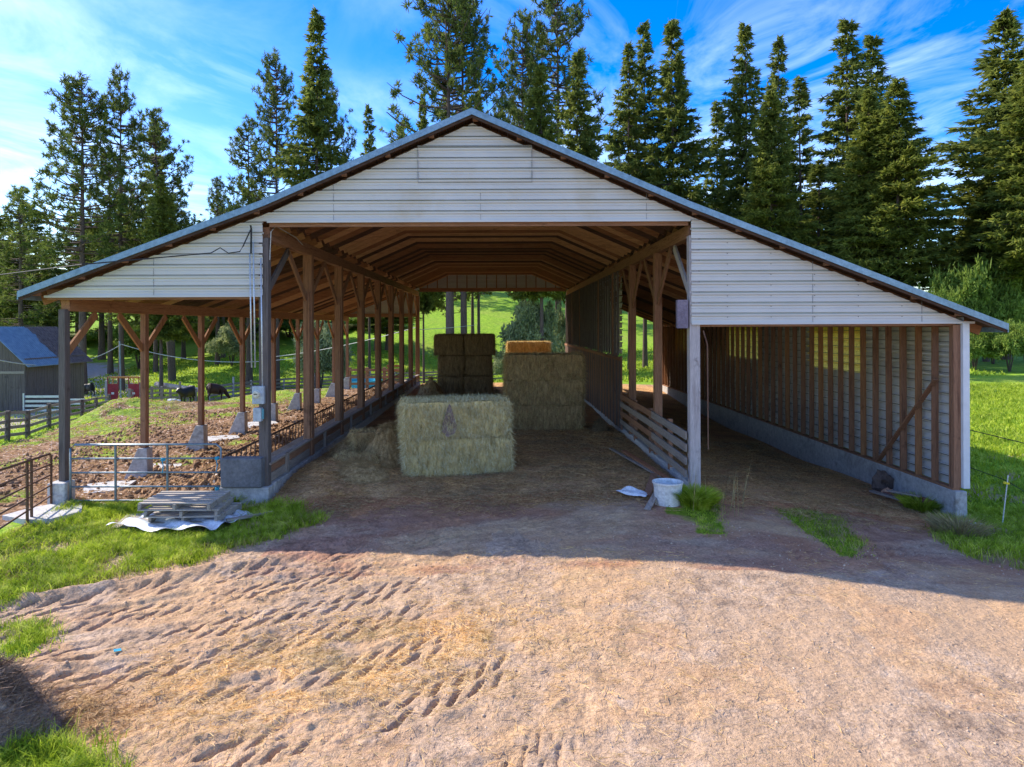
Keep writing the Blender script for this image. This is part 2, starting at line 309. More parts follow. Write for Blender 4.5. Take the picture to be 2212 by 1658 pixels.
# ------------------------------------------------------------------ strands (grass, straw, needles)
def ribbons(base, dirv, width, bend=None):
    """thin two-segment ribbons; base (n,3), dirv (n,3) incl. length, width (n,)"""
    n = len(base); dirv = np.asarray(dirv); side = np.cross(dirv, rng.normal(size=(n, 3))); side /= np.linalg.norm(side, axis=1)[:, None]+1e-9
    side *= (np.asarray(width)*.5)[:, None] if hasattr(width, '__len__') else width*.5
    bend = np.zeros((n, 3)) if bend is None else bend
    mid = base+dirv*.55; tip = base+dirv+bend
    V = np.stack([base-side, base+side, mid+side*.8, mid-side*.8, tip+side*.15, tip-side*.15], 1).reshape(-1, 3)
    k = np.arange(n)*6; Fq = np.concatenate([np.stack([k, k+1, k+2, k+3], 1), np.stack([k+3, k+2, k+4, k+5], 1)])
    return V, Fq
def leafmat(name, dark, mid, light, big=1.2, fine=9, trans=.35, rough=.7):
    m = bpy.data.materials.new(name); t = nt(m); L = t.links.new
    tc = t.nodes.new('ShaderNodeTexCoord').outputs['Object']
    c = ramp(t, noise(t, tc, fine, 3, .6), [(.3, dark), (.5, mid), (.7, light)])
    c = mixc(t, 1, c, ramp(t, noise(t, tc, big, 4, .6), [(.3, (.65, .7, .75)), (.7, (1.3, 1.2, 1.0))]), 'MULTIPLY')
    b = N(t, 'ShaderNodeBsdfPrincipled', Roughness=rough); b.inputs['Specular IOR Level'].default_value = .2; L(c, b.inputs['Base Color'])
    tr = N(t, 'ShaderNodeBsdfTranslucent'); L(c, tr.inputs[0]); ms = N(t, 'ShaderNodeMixShader', Fac=trans); L(b.outputs[0], ms.inputs[1]); L(tr.outputs[0], ms.inputs[2])
    L(ms.outputs[0], N(t, 'ShaderNodeOutputMaterial').inputs[0]); return m
GRASS = leafmat('grass_blades', (.13, .20, .016), (.36, .49, .035), (.66, .72, .16), .8, 5, .45)
DGRASS = leafmat('dry_grass_stems', (.22, .17, .08), (.34, .28, .14), (.45, .38, .2), 1, 9, .3)
STRAWM = leafmat('straw', (.46, .29, .11), (.74, .52, .24), (.90, .72, .42), 1.5, 14, .3)
HAYM = leafmat('hay', (.19, .11, .055), (.46, .30, .15), (.74, .53, .28), 1.2, 16, .3)
def blades(name, n, x0, x1, y0, y1, maskf, h0, h1, w, m, label, kind='stuff', lean=.35, z0=-.02):
    px = rng.uniform(x0, x1, n*4); py = rng.uniform(y0, y1, n*4); k = maskf(px+rng.normal(0, .11, n*4)*(y1 < 16), py+rng.normal(0, .11, n*4)*(y1 < 16)); px, py = px[k][:n], py[k][:n]; n = len(px)
    if n == 0: return None
    z = ground_z(px, py); hh = rng.uniform(h0, h1, n)*(.45+1.1*fbm(px*1.2, py*1.2, 29))
    az = rng.uniform(0, 2*np.pi, n); ln = rng.uniform(.05, lean, n)*hh
    d = np.stack([np.cos(az)*ln, np.sin(az)*ln, hh*.9], 1); bend = np.stack([np.cos(az)*ln*1.2, np.sin(az)*ln*1.2, -hh*rng.uniform(0, .25, n)], 1)
    V, Fq = ribbons(np.stack([px, py, z+z0], 1), d, w*rng.uniform(.6, 1.3, n), bend)
    return prop(fast(name, V, Fq, m), kind=kind, label=label)
exec_later = []
fb = lambda x, y, s, sc: fbm(x*sc, y*sc, s)
mg = lambda x, y: grass_mask(x, y) & (fb(x, y, 7, 1.6) > .38+.1*(vn(x*5, y*5, 3)-.5))
blades('grass', 60000, -9, -3, 8.6, 14.6, lambda x, y: mg(x, y), .07, .22, .012, GRASS, 'bright green grass left of the shaded yard')
blades('grass', 5000, -6.6, -4.6, 6.6, 9.6, mg, .08, .2, .010, GRASS, 'small sunlit grass tuft at the left edge of the dirt')
blades('grass', 7000, -5.4, -3.0, 4.9, 6.9, mg, .10, .26, .010, GRASS, 'long grass in the bottom left corner beside the broken bale')
blades('grass', 9000, 3.5, 9, 9.5, 14, lambda x, y: mg(x, y) & (x < 9.2), .03, .10, .012, GRASS, 'low green weeds growing in the shaded dirt')
blades('grass', 26000, 7.6, 14, 9.8, 15.5, lambda x, y: mg(x, y) | ((x > 9.95) & (y > 12.2)), .08, .24, .014, GRASS, 'green grass beside the right corner of the barn')
blades('grass', 45000, 9.95, 30, 15, 40, lambda x, y: (x > 9.95) & (x < y*.78), .10, .28, .035, GRASS, 'long meadow grass right of the barn')
blades('grass', 40000, -50, 34, 46, 100, lambda x, y: ~lotmask(x, y) & (np.abs(x) < y*.75), .15, .4, .12, GRASS, 'meadow grass on the slope behind the barn')
blades('grass', 9000, -24, -9.4, 14, 50, lambda x, y: lotmask(x, y) & (fbm(x*.35, y*.35, 101, 5)+.18*sm(22, 42, y)-.16*sm(-14, -8, x) > .52), .05, .14, .04, GRASS, 'short grass coming up in the cattle lot')
blades('grass', 9000, -34, -20.5, 24, 50, lambda x, y: (~lotmask(x, y)), .1, .25, .04, GRASS, 'green verge along the board fence')
blades('dry_grass', 9000, -9, -3, 8.6, 14.6, lambda x, y: grass_mask(x+.15, y+.2) & (fb(x, y, 17, 1.2) > .45), .05, .2, .010, DGRASS, 'dry yellow blades mixed into the grass left of the yard')
blades('dry_grass', 5000, 4, 14, 10, 15, lambda x, y: grass_mask(x, y+.2), .05, .2, .012, DGRASS, 'dry blades mixed into the weeds on the right')
def tuft(x, y, r, n, h, seed=0):
    a = rng.uniform(0, 6.28, n); q = r*np.sqrt(rng.uniform(0, 1, n))*.6; px, py = x+q*np.cos(a), y+q*np.sin(a)
    hh = h*rng.uniform(.5, 1.1, n)*(1-.5*(q/r)**2); lean = .25+.6*q/r
    d = np.stack([np.cos(a)*hh*lean*.6, np.sin(a)*hh*lean*.6, hh*.85], 1); bend = np.stack([np.cos(a)*hh*lean*.5, np.sin(a)*hh*lean*.5, -hh*.3*lean], 1)
    return ribbons(np.stack([px, py, ground_z(px, py)-.03], 1), d, .016*np.ones(n), bend)
V, Fq = tuft(*G(1500, 1105, -.1), .48, 2600, .55); o = fast('grass_clump', V, Fq, GRASS); prop(o, 'thick dark green grass clump beside the white tub', 'grass clump')
n = 26; V, Fq = ribbons(np.stack([rng.uniform(3.55, 4.9, n), rng.uniform(12.9, 14.3, n), np.full(n, -.1)], 1), np.stack([rng.uniform(-.12, .25, n), rng.uniform(-.1, .1, n), rng.uniform(.5, 1.0, n)], 1), .012*np.ones(n))
fast('seed_stems', V, Fq, DGRASS, o)
V, Fq = tuft(*G(1990, 1105, -.6), .55, 1200, .5); prop(fast('weed_clump', V, Fq, GRASS), 'weeds growing against the front end of the right concrete wall', 'weeds')
V, Fq = tuft(8.9, 13.5, .7, 700, .55); prop(fast('weed_clump', V, Fq, DGRASS), 'dry straw coloured weeds before the wood scraps at the right wall', 'weeds')
V, Fq = tuft(*G(505, 1092, -.28), .35, 900, .45); prop(fast('grass_clump', V, Fq, GRASS), 'tall grass clump between the pallets and the concrete block', 'grass clump')
def litter(name, n, x0, x1, y0, y1, dens, l0, l1, w, m, label, zoff=.006):
    px = rng.uniform(x0, x1, n*3); py = rng.uniform(y0, y1, n*3); k = rng.uniform(0, 1, n*3) < dens(px, py); px, py = px[k][:n], py[k][:n]; n = len(px)
    a = rng.uniform(0, np.pi, n); l = rng.uniform(l0, l1, n); z = ground_z(px, py)+rng.uniform(zoff, zoff*4, n)
    d = np.stack([np.cos(a)*l, np.sin(a)*l, rng.uniform(-.03, .08, n)*l], 1)
    bend = np.stack([rng.normal(0, .15, n)*l, rng.normal(0, .15, n)*l, 0*l], 1)
    V, Fq = ribbons(np.stack([px, py, z], 1)-d*.5*[1, 1, 0], d, w*rng.uniform(.6, 1.4, n), bend)
    return prop(fast(name, V, Fq, m), kind='stuff', label=label)
litter('straw', 17000, -4.6, 3, 6, 11.5, lambda x, y: np.clip(1.6*np.exp(-(((x+1.75)/1.9)**2+((y-8.5-.25*x)/.95)**2))*(fbm(x*2.5, y*2.5, 14) > .42)+.05, 0, 1), .05, .19, .006, STRAWM, 'golden straw strewn over the sunlit dirt')
litter('straw', 3500, -6, 8, 5.3, 11.5, lambda x, y: .5*(fbm(x*.9, y*.9, 15) > .48)+.1, .04, .16, .005, STRAWM, 'thin scattered straw on the open yard')
litter('hay', 7500, -6.6, -3.6, 5.9, 7.9, lambda x, y: np.clip(1.2*np.exp(-(((x+5.0)/1.0)**2+((y-6.9)/.45)**2)), 0, 1), .05, .22, .007, HAYM, 'brown hay spilled around the broken bale')
litter('hay', 75000, -4.8, 9.3, 12.6, 25, lambda x, y: np.clip(sm(12.9, 14.6, y)*(.4+.9*(fbm(x*1.2, y*1.2, 16) > .45))*np.where(x > 4.3, .6, 1), 0, 1), .06, .26, .009, HAYM, 'hay litter covering the barn floor', .012)

def clods(n, x0, x1, y0, y1, dens, r0, r1, m_, label, name='clods'):
    px = rng.uniform(x0, x1, n*3); py = rng.uniform(y0, y1, n*3); k = rng.uniform(0, 1, n*3) < dens(px, py); px, py = px[k][:n], py[k][:n]; n = len(px)
    r_ = r0+(r1-r0)*rng.uniform(0, 1, n)**3; U = np.array([(1, 0, 0), (0, 1, 0), (-1, 0, 0), (0, -1, 0), (0, 0, 1), (0, 0, -1)]); z = ground_z(px, py)
    V = (np.stack([px, py, z], 1)[:, None]+U[None]*rng.uniform(.6, 1.2, (n, 6, 1))*r_[:, None, None]+rng.normal(0, .25, (n, 6, 3))*r_[:, None, None]).reshape(-1, 3)
    T_ = np.array([(0, 1, 4), (1, 2, 4), (2, 3, 4), (3, 0, 4), (1, 0, 5), (2, 1, 5), (3, 2, 5), (0, 3, 5)]); Fc = (np.arange(n)[:, None, None]*6+T_[None]).reshape(-1, 3)
    return prop(fast(name, V, Fc, m_), kind='stuff', label=label)
CLOD = mat('dirt_clods', [(.45, .33, .23), (.62, .46, .33)], 3, None, .95, .3)
clods(5000, -8, 9, 5.2, 12.5, lambda x, y: np.clip(.15+(fbm(x*.9, y*.9, 44) > .52)*.6, 0, 1)*~grass_mask(x, y),   .004, .022, CLOD, 'small dirt clods and pebbles on the yard')
MANM = mat('manure_clods', [(.10, .055, .03), (.26, .15, .08), (.42, .28, .17)], 2, None, .95, .3)
clods(16000, -16, -5.9, 14.8, 34, lambda x, y: np.clip(.12+.9*np.exp(-((x+6.8)/1.2)**2)+.35*(fbm(x*.8, y*.8, 45) > .5), 0, 1), .02, .11, MANM, 'brown manure clods in the cattle lot')
litter('straw', 9000, -20, -5.9, 14.8, 38, lambda x, y: .3+.5*(fbm(x*.8, y*.8, 46) > .5), .05, .22, .022, HAYM, 'pale stalks and straw trodden into the cattle lot', .02)
# ------------------------------------------------------------------ the barn
Y0, YB = 14.7, 42.2
XL, XC, XR, XW = -9.28, -5.0, 4.12, 9.66        # outer left row, centre left row, centre right row, right wall
ROWS = [Y0+i*(YB-Y0)/8 for i in range(9)]
RP = [(-9.96, 4.25), (-4.86, 6.13), (-.565, 8.0), (3.92, 6.06), (10.50, 3.50)]     # top of the roof
def roofz(x): return float(np.interp(x, [p[0] for p in RP], [p[1] for p in RP]))
YF, YE = 14.36, 42.7
barn = empty('pole_barn', (0, Y0, 0), 'large open fronted hay barn with white ribbed gable and timber posts', 'barn')
m = MB()
for i in range(4):
    (xa, za), (xb, zb) = RP[i], RP[i+1]
    m.prism([(xa, za-.035), (xb, zb-.035), (xb, zb), (xa, za)], 'y', YF, YE)
m.build('roof', ROOFM, barn)
m = MB()     # sheathing boards run lengthwise under the metal, slightly gapped
for i in range(4):
    (xa, za), (xb, zb) = RP[i], RP[i+1]; L_ = math.hypot(xb-xa, zb-za); k = int(L_/.2)
    for j in range(k):
        a, b = (j+.04)/k, (j+.96)/k; q = lambda s, d: (xa+(xb-xa)*s, za+(zb-za)*s-d)
        m.prism([q(a, .065), q(b, .065), q(b, .04), q(a, .04)], 'y', YF+.03, YE-.03)
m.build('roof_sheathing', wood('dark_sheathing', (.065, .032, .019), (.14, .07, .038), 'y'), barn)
m = MB()     # galvanised rake trim
def rake(mb, y0, y1, d0, d1):
    for i in range(4):
        (xa, za), (xb, zb) = RP[i], RP[i+1]; mb.prism([(xa, za-d1), (xb, zb-d1), (xb, zb-d0), (xa, za-d0)], 'y', y0, y1)
rake(m, YF-.035, YF-.003, -.02, .115); m.build('rake_trim', TRIM, barn)
for ya_ in (YF, YE-.041): m = MB(); rake(m, ya_, ya_+.04, .07, .17); m.build('fascia_board', wood('fascia_timber', (.035, .022, .018), (.08, .045, .03), 'x'), barn)
for k, x_ in enumerate(np.arange(-9.7, 10.4, .92)):
    z = roofz(x_)-.12; MB().box(x_-.05, x_+.05, YF+.042, Y0-.08, z-.04, z+.02).build('lookout', WX, barn)
MB().box(-9.99, -9.94, YF, YE, 4.10, 4.23).build('eave_trim', TRIM, barn); MB().box(10.48, 10.52, YF, YE, 3.34, 3.47).build('eave_trim', TRIM, barn)
# gable siding, ribs run level
def ribbed(z0, z1, xl, xr, ypl, face, per=.224, amp=.024, gr=-2.6):
    zs = []; z = z0
    prof = ((0, 0), (.33, 0), (.37, .3), (.41, 0), (.58, 0), (.66, 1.1), (.80, 1.3), (.81, gr), (.97, gr), (.98, 0)); k = 0
    while z < z1:
        for a, h in prof:
            zz = z0+(k+a)*per
            if zz < z1: zs.append((zz, h*amp))
        k += 1; z = z0+k*per
    zs.append((z1, 0)); V = []; Fc = []
    for i, (zz, h) in enumerate(zs): V += [(xl(zz), ypl+face*h, zz), (xr(zz), ypl+face*h, zz)]
    for i in range(len(zs)-1): Fc.append((2*i, 2*i+1, 2*i+3, 2*i+2))
    return V, Fc
def rl(z): return float(np.interp(z+.21, [p[1] for p in RP[:3]], [p[0] for p in RP[:3]]))+.0
def rr(z): return float(np.interp(z+.21, [p[1] for p in RP[:1:-1]], [p[0] for p in RP[:1:-1]]))
ZC, ZLs, ZRs = 5.74, 4.18, 3.56
for ypl, face in ((Y0-.05, -1), (YB+.1, 1)):
    m = MB(); m.add(*ribbed(ZC, 7.80, lambda z: max(rl(z), -9.75), lambda z: min(rr(z), 10.2), ypl, face)); m.build('gable_siding', SIDING, barn)
    m = MB(); m.add(*ribbed(ZLs, ZC, lambda z: max(rl(z), -9.7), lambda z: XC+.0, ypl, face)); m.build('gable_siding', SIDING, barn)
    if face < 0: m = MB(); m.add(*ribbed(ZRs, ZC, lambda z: XR-.08, lambda z: min(rr(z), 10.0), ypl, face)); m.build('gable_siding', SIDING, barn)
m = MB(); xa, xb = (905-VX)*.0098, (1150-VX)*.0098
m.add(*ribbed(ZC+.224*4, ZC+.224*7.0, lambda z: xa, lambda z: xb, Y0-.055, -1)); 
m.build('patch_panel', SIDING, barn)
m = MB(); m.box(-9.6, XC-.02, Y0-.085, Y0-.045, ZLs-.035, ZLs+.01); m.box(XC+.1, XR-.1, Y0-.085, Y0-.045, ZC-.035, ZC+.01); m.box(XR-.08, 10.0, Y0-.085, Y0-.045, ZRs-.035, ZRs+.01)
m.build('drip_trim', SIDING, barn)
m = MB()
for z in np.arange(ZRs+.12, 7.6, .224):
    for x_ in np.arange(-9, 10, .92):
        if (rl(z)+.1 < x_ < rr(z)-.1) and (z > ZC or (x_ < XC and z > ZLs) or x_ > XR): m.box(x_-.007, x_+.007, Y0-.06, Y0-.045, z-.007, z+.007)
prop(m.build('screws', BLK, barn), kind='stuff')
m = MB()
for x_, z0, z1 in ((xa, ZC+.8, ZC+1.59), (xb, ZC+.8, ZC+1.59), (-7.3, ZLs, 5.0), (-3.5, ZC, 6.5), (-.4, ZC, 6.4), (3.1, ZC, 6.3), (6.6, ZRs, 4.85), (8.9, ZRs, 4.0)): m.box(x_-.003, x_+.003, Y0-.060, Y0-.046, z0, z1)
m.box(xa, xb, Y0-.068, Y0-.046, ZC+.80, ZC+.812).box(xa, xb, Y0-.068, Y0-.046, ZC+1.57, ZC+1.582)
for x_ in (xa, xb): m.box(x_-.006, x_+.006, Y0-.083, Y0-.046, ZC+.80, ZC+1.58)
m.build('panel_seam', mat('seam', [(.22,)*3, (.3,)*3], 2), barn)
# header beams behind the siding
for a, b, z in ((-9.6, XC, ZLs-.1), (XC+.12, XR-.12, ZC-.13), (XR+.1, XW, ZRs-.1)):
    for y_ in (Y0+.02, YB-.05):
        if y_ > 20 and a > 3: continue
        MB().box(a, b, y_, y_+.07, z+.02, z+.24).build('header_beam', WX, barn)
# long plates
for x_, z in ((XL, 4.02), (XC, 5.52), (XR, 5.54)): MB().box(x_-.09, x_+.09, Y0+.13, YB+.05, z-.15, z+.12).build('plate_beam', WY if x_ != XL else CY, barn)
# posts with knee braces
def post(x_, y_, zt, w, m_, zb, brz, brl, front=False, footing=None):
    z0 = gz(x_, y_)-.15 if zb is None else zb
    jx = random.uniform(-.02, .02); y_ = y_+(.09 if abs(y_-Y0) < .01 else 0)
    p = MB().beam((x_+jx, y_, z0), (x_, y_, zt), .14 if x_ == XL else w, .19 if x_ == XL else w, (0, 1, 0)).build('post', m_, barn, bevel=.012)
    for s in (-1, 1):
        if (y_+s*brl < Y0-.05) or (y_+s*brl > YB+.3): continue
        MB().beam((x_-.02, y_+s*w*.4, brz), (x_-.02, y_+s*brl, zt-.08), .05, .17, (0, 0, 1)).build('brace', WARMZ if x_ == XL else m_, p)
    if footing:
        xx, zz = x_, gz(x_, y_)-.2
        MB().prism([(xx-.55, zz), (xx-.12, zz+.95), (xx+.125, zz+.95), (xx+.14, zz)], 'y', y_-.16, y_+.16).build('footing', CONC, p, bevel=.02)
    return p
WARMZ = wood('warm_timber', *WARM, 'z')
for i, y_ in enumerate(ROWS):
    post(XL, y_, 3.9,   .19 if i else .22, WZ if i else OZ, None, 2.95, 1.2, footing=(i > 0))
    post(XC, y_, 5.40, .2 if i == 0 else .23, OZ if i == 0 else WZ, .17 if i else -.2, 4.2, 1.7)
    if i > 0: MB().beam((XC+.0, y_-.17, .1), (XC-.0, y_-.17, 4.4), .16, .07, (0, 1, 0)).build('splice_board', WZ, barn)
    post(XR, y_, 5.42, .22 if i == 0 else .2, LZ if i == 0 else WZ, -.1, 4.1, 1.5)
MB().box(XL-.2, XL+.17, Y0-.2, Y0+.2, -.5, .26).build('footing', WCONC, barn, bevel=.03)
RAFTS = [wood('rafter_timber', (.20, .088, .042), (.33, .155, .075), 'x'), wood('light_rafter_timber', (.38, .19, .09), (.58, .32, .16), 'x'), wood('dark_rafter_timber', (.06, .033, .022), (.11, .06, .04), 'x')]
# side splice on the second post, trusses and rafters
for k, y_ in enumerate(np.arange(Y0+.35, YB, .61)):
    t = MB(); zt = lambda x_: roofz(x_)-.16
    t.beam((XC+.1, y_, zt(XC)), (-.57, y_, zt(-.57)), .05, .22, (0, 0, 1)).beam((-.57, y_, zt(-.57)-.01), (XR-.1, y_, zt(XR)), .05, .22)
    zz = 6.75+random.uniform(-.02, .02); t.box(-3.6, 2.5, y_+.024, y_+.064, zz-.14, zz)
    t.build('truss', RAFTS[random.choice((0, 0, 1, 2))], barn)
    MB().beam((-9.9, y_, roofz(-9.9)-.17), (XC-.1, y_, roofz(XC)-.17), .05, .2).build('rafter', RAFTS[random.choice((0, 0, 1, 2))], barn)
    MB().beam((XR+.1, y_, roofz(XR)-.15), (10.4, y_, roofz(10.4)-.17), .05, .2).build('rafter', RAFTS[random.choice((0, 0, 1, 2))], barn)
for x_ in np.arange(-4.4, 4, .6):
    MB().box(x_-.03, x_+.03, YB+.03, YB+.08, ZC-.1, min(6.7, roofz(x_)-.2)).build('gable_stud', WZ, barn)
# right wall
MB().prism([(XW-.12, -1.3), (XW+.16, -1.3), (XW+.14, -.0), (XW-.1, -.0)], 'y', Y0-.12, YB).build('foundation_wall', CONC, barn, bevel=.02)
MB().box(XW-.09, XW+.07, Y0, YB, .0, .045).build('sill_plate', WY, barn)
m = MB(); xo = XW+.158
def side_sheet(z0, z1, ya, yb, xo, per=.224, amp=.02, sgn=1):
    V, Fc = ribbed(z0, z1, lambda z: ya, lambda z: yb, xo, sgn, per, amp, -4); return [(v[1], v[0], v[2]) for v in V], [f[::-1] for f in Fc]
PAN = [(18.65, 22.0), (26.3, 29.8), (35.2, 38.2)]
m.add(*side_sheet(.02, 2.2, Y0, YB, xo))
ll = MB()  # dark strips standing in for the shadow line at each siding rib
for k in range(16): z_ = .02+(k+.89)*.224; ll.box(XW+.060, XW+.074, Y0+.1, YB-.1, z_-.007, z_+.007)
prop(ll.build('rib_shade_lines', mat('rib_shade', [(.10, .10, .09), (.17, .165, .15)], 3), barn), kind='stuff')
pr = Y0
for a, b in PAN+[(YB, YB)]:
    if a > pr: m.add(*side_sheet(2.2, 3.66, pr, a, xo))
    pr = b
m.build('side_siding', SIDING, barn)
YEL = mat('yellow_translucent_panel', [(.72, .50, .10), (.85, .62, .16)], 1.5, None, .5, .05, trans=.6)
for a, b in PAN:
    m = MB(); m.add(*side_sheet(2.2, 3.66, a, b, xo+.003)); m.build('translucent_panel', YEL, barn)
for k, y_ in enumerate(np.arange(Y0+.12, YB, .61)):
    j = random.uniform(-.02, .02)
    MB().beam((XW+.0, y_+j, .045), (XW, y_-j, roofz(XW)-.2), .045 if k != 3 else .07, .14, (1, 0, 0)).build('stud', WZ if k % 4 != 2 else WARMZ, barn)
MB().box(XW-.02, XW+.08, Y0+.15, YB, 3.45, 3.6).build('wall_plate', WY, barn)
MB().beam((XW-.09, Y0+.55, 2.3), (XW-.09, Y0+2.9, .05), .03, .12, (1, 0, 0)).build('diagonal_brace', WZ, barn)
MB().box(XW-.075, XW+.075, Y0-.02, Y0+.07, .045, 3.5).build('corner_post', WZ, barn)
MB().box(XW+.076, XW+.215, Y0-.10, Y0+.06, .05, 3.53).build('corner_trim', mat('white_trim', [(.62, .63, .65), (.7, .71, .73)], 1, None, .45, .02), barn, bevel=.006)
# centre partition on the right row: curb, rails, boards, metal above
MB().prism([(XR-.16, -.3), (XR+.12, -.3), (XR+.1, .16), (XR-.12, .16)], 'y', Y0+.2, YB).build('curb', WCONC, barn, bevel=.02)
YP = 22.6
for k, (z, w_) in enumerate(((.34, .15), (.62, .16), (.90, .17), (1.16, .17))):
    MB().beam((XR-.16, Y0+.1, z+.0), (XR-.16, ROWS[1], z+.03), .04, w_).build('rail', GY, barn)
    MB().beam((XR-.16, ROWS[1]+.004, z+.03), (XR-.17, YP+.2, z+.05), .04, w_).build('rail', WY if k % 2 else GY, barn)
for y_ in (16.4, 18.5, 20.6): MB().box(XR-.137, XR-.05, y_, y_+.14, .1, 1.3).build('rail_stake', WZ, barn)
yy = YP; k = 0
while yy < YB-.1:
    w_ = random.uniform(.12, .2); MB().box(XR-.17, XR-.14, yy, yy+w_-.02, .12+random.uniform(-.03, .03), 2.5+random.uniform(-.03, .03)).build('partition_board', (WZ, DZ, DZ)[k % 3], barn) if k < 96 else None
    yy += w_+.06; k += 1
MB().box(XR-.2, XR-.171, YP, YB, 2.36, 2.46).build('partition_rail', WY, barn)
m = MB(); m.add(*side_sheet(2.55, 5.3, 23.6, YB, XR+.03)); m.build('partition_siding', SIDING, barn)
for y_ in np.arange(23.7, YB, .61): MB().box(XR-.135, XR-.06, y_, y_+.045, 2.5, 5.38).build('partition_stud', OZ, barn)

# feed bunk between lot and centre bay
bunk = empty('feed_bunk', (XC, Y0, -.2), 'long concrete and plank feed bunk with pipe neck rail along the centre bay', 'feed bunk')
MB().box(-5.84, -4.99, Y0-.22, Y0+.08, .15, .77).build('end_block', DCONC, bunk, bevel=.03)
MB().box(-5.9, -4.86, Y0-.16, Y0+.2, -.6, .145).build('base_block', CONC, bunk, bevel=.02)
MB().box(-5.03, -4.85, Y0+.2, YB, -.5, .17).build('concrete_curb', CONC, bunk, bevel=.015)
for i in range(8):
    a, b = ROWS[i]+.1, ROWS[i+1]-.1
    MB().box(-4.98, -4.93, a, b, .18, .37).build('plank', GY, bunk); MB().box(-4.985, -4.935, a, b, .385, .57).build('plank', WY, bunk)
    MB().box(-5.04, -4.88, a-.05, b+.05, .575, .62).build('cap_board', GY, bunk)
    MB().box(-4.93, -4.86, a+1.1, a+1.2, .0, .62).build('stake', GZ, bunk)
MB().prism([(-5.85, .1), (-5.03, .1), (-5.03, .33), (-5.45, .24), (-5.85, .3)], 'y', Y0+.25, YB).build('manger_floor', mat('hay_covered_concrete', [(.4, .33, .24), (.58, .5, .38)], 3, None, .9, .5, 20), bunk)
rail = MB().tube([(-5.86, Y0, .76), (-5.86, 25, .75), (-5.86, YB, .76)], .028).build('neck_rail', RUST, bunk)
for k, y_ in enumerate(np.arange(Y0+.35, YB, .3)):
    MB().tube([(-5.86, y_, .25), (-5.86, y_+.07, .75)], .014, 6).build('bar', RUST, rail)

# slabs along the outer post row
for k, (px, py) in enumerate(((95, 1112), (228, 1045), (345, 998), (478, 942), (560, 912))):
    X_, Y_ = G(px, py, -.25); q = MB(); pts = [(X_+math.cos(a)*random.uniform(.45, .75), Y_+math.sin(a)*random.uniform(.5, .9)) for a in np.linspace(0, 5.5, 7)]
    z = gz(X_, Y_); q.prism(pts, 'z', z-.15, z+.07)
    prop(q.build('concrete_slab', WCONC), ('broken concrete slab outside the rusty gate', 'pale concrete slab behind the tube gate by the first footing', 'pale concrete slab behind the top right of the tube gate', 'white slab beside the third footing of the outer posts', 'white slab farthest up the row of outer posts')[k], 'slab', 'concrete slabs by the outer posts')

# ------------------------------------------------------------------ gates
def curve_gate(pa, pb, ztop, zbot, rails, ups, name, label, m_, r=.024):
    g_ = empty(name, (pa[0], pa[1], zbot[0]), label, 'gate')
    pt = lambda t, z: Vector((pa[0]+(pb[0]-pa[0])*t, pa[1]+(pb[1]-pa[1])*t, z))
    zt = lambda t: ztop[0]+(ztop[1]-ztop[0])*t; zb = lambda t: zbot[0]+(zbot[1]-zbot[0])*t
    c = .03; MB().tube([pt(0, zb(0)), pt(0, zt(0)-.08), pt(c, zt(0)), pt(1-c, zt(1)), pt(1, zt(1)-.08), pt(1, zb(1)), pt(0, zb(0))], r, 8).build('frame', m_, g_, smooth=True)
    for f in rails: MB().tube([pt(0, zb(0)+(zt(0)-zb(0))*f), pt(1, zb(1)+(zt(1)-zb(1))*f)], r*.8).build('rail', m_, g_, smooth=True)
    for t in ups: MB().beam(pt(t, zb(t)), pt(t, zt(t)), .03, .05).build('upright', m_, g_)
    return g_
g1 = curve_gate(tuple(P(151, 0, Y0-.1)[:2]), tuple(P(476, 0, Y0-.1)[:2]), (1.05, 1.05), (-.13, -.13), (.25, .5, .75), (.30, .645), 'tube_gate', 'blue grey steel tube gate closing the left bay', STEEL)
g2 = curve_gate((-9.35, Y0-.25), (-8.6, 11.6), (.9, 1.05), (-.2, -.25), (.2, .4, .6, .8), (.35, .42), 'rusty_gate', 'rusty brown tube gate swung towards the grass left of the barn', RUST)
def knot(x_, y_, z, lab):
    q = MB(); 
    for i in range(3): q.tube([(x_+.04*math.cos(a), y_-.0+.04*math.sin(a), z+.02*i) for a in np.linspace(0, 6.28, 9)], .012, 5)
    q.tube([(x_, y_-.05, z), (x_+.03, y_-.06, z-.12), (x_+.0, y_-.05, z-.25)], .012, 5); prop(q.build('twine', BLUE), lab, 'twine', 'blue twine tied on the gate')
knot(-5.95, Y0-.12, .74, 'blue twine knotted at the upper hinge end of the tube gate'); knot(-5.95, Y0-.12, .1, 'blue twine knotted low on the tube gate by the block'); knot(-7.08, Y0-.12, .72, 'blue twine hanging from the middle upright of the tube gate')

# ------------------------------------------------------------------ electric service
me_ = empty('electric_meter', tuple(P(563, 905, Y0-.1)), 'grey electric meter and switch box with conduits on the front post', 'electric meter')
BOX = mat('grey_enamel', [(.36, .41, .46), (.44, .5, .55)], 2, None, .4, .03)
yf = Y0-.12
a, b = P(552, 869, Y0), P(577, 831, Y0); MB().box(a.x, b.x, yf-.11, yf, a.z, b.z).build('meter_box', BOX, me_, bevel=.012)
c = P(563, 848, Y0); d = MB(); d.tube([(c.x, yf-.112, c.z), (c.x, yf-.14, c.z)], .085, 24); d.build('meter_ring', GALV, me_)
MB().tube([(c.x, yf-.141, c.z), (c.x, yf-.2, c.z), (c.x, yf-.215, c.z)], [.07, .068, .05], 24).build('meter_dial', mat('ivory_dial', [(.62, .58, .45), (.7, .66, .52)], 2, None, .25, 0), me_, smooth=False)
MB().box(c.x-.035, c.x+.035, yf-.218, yf-.216, c.z+.0, c.z+.02).build('meter_display', BLK, me_)
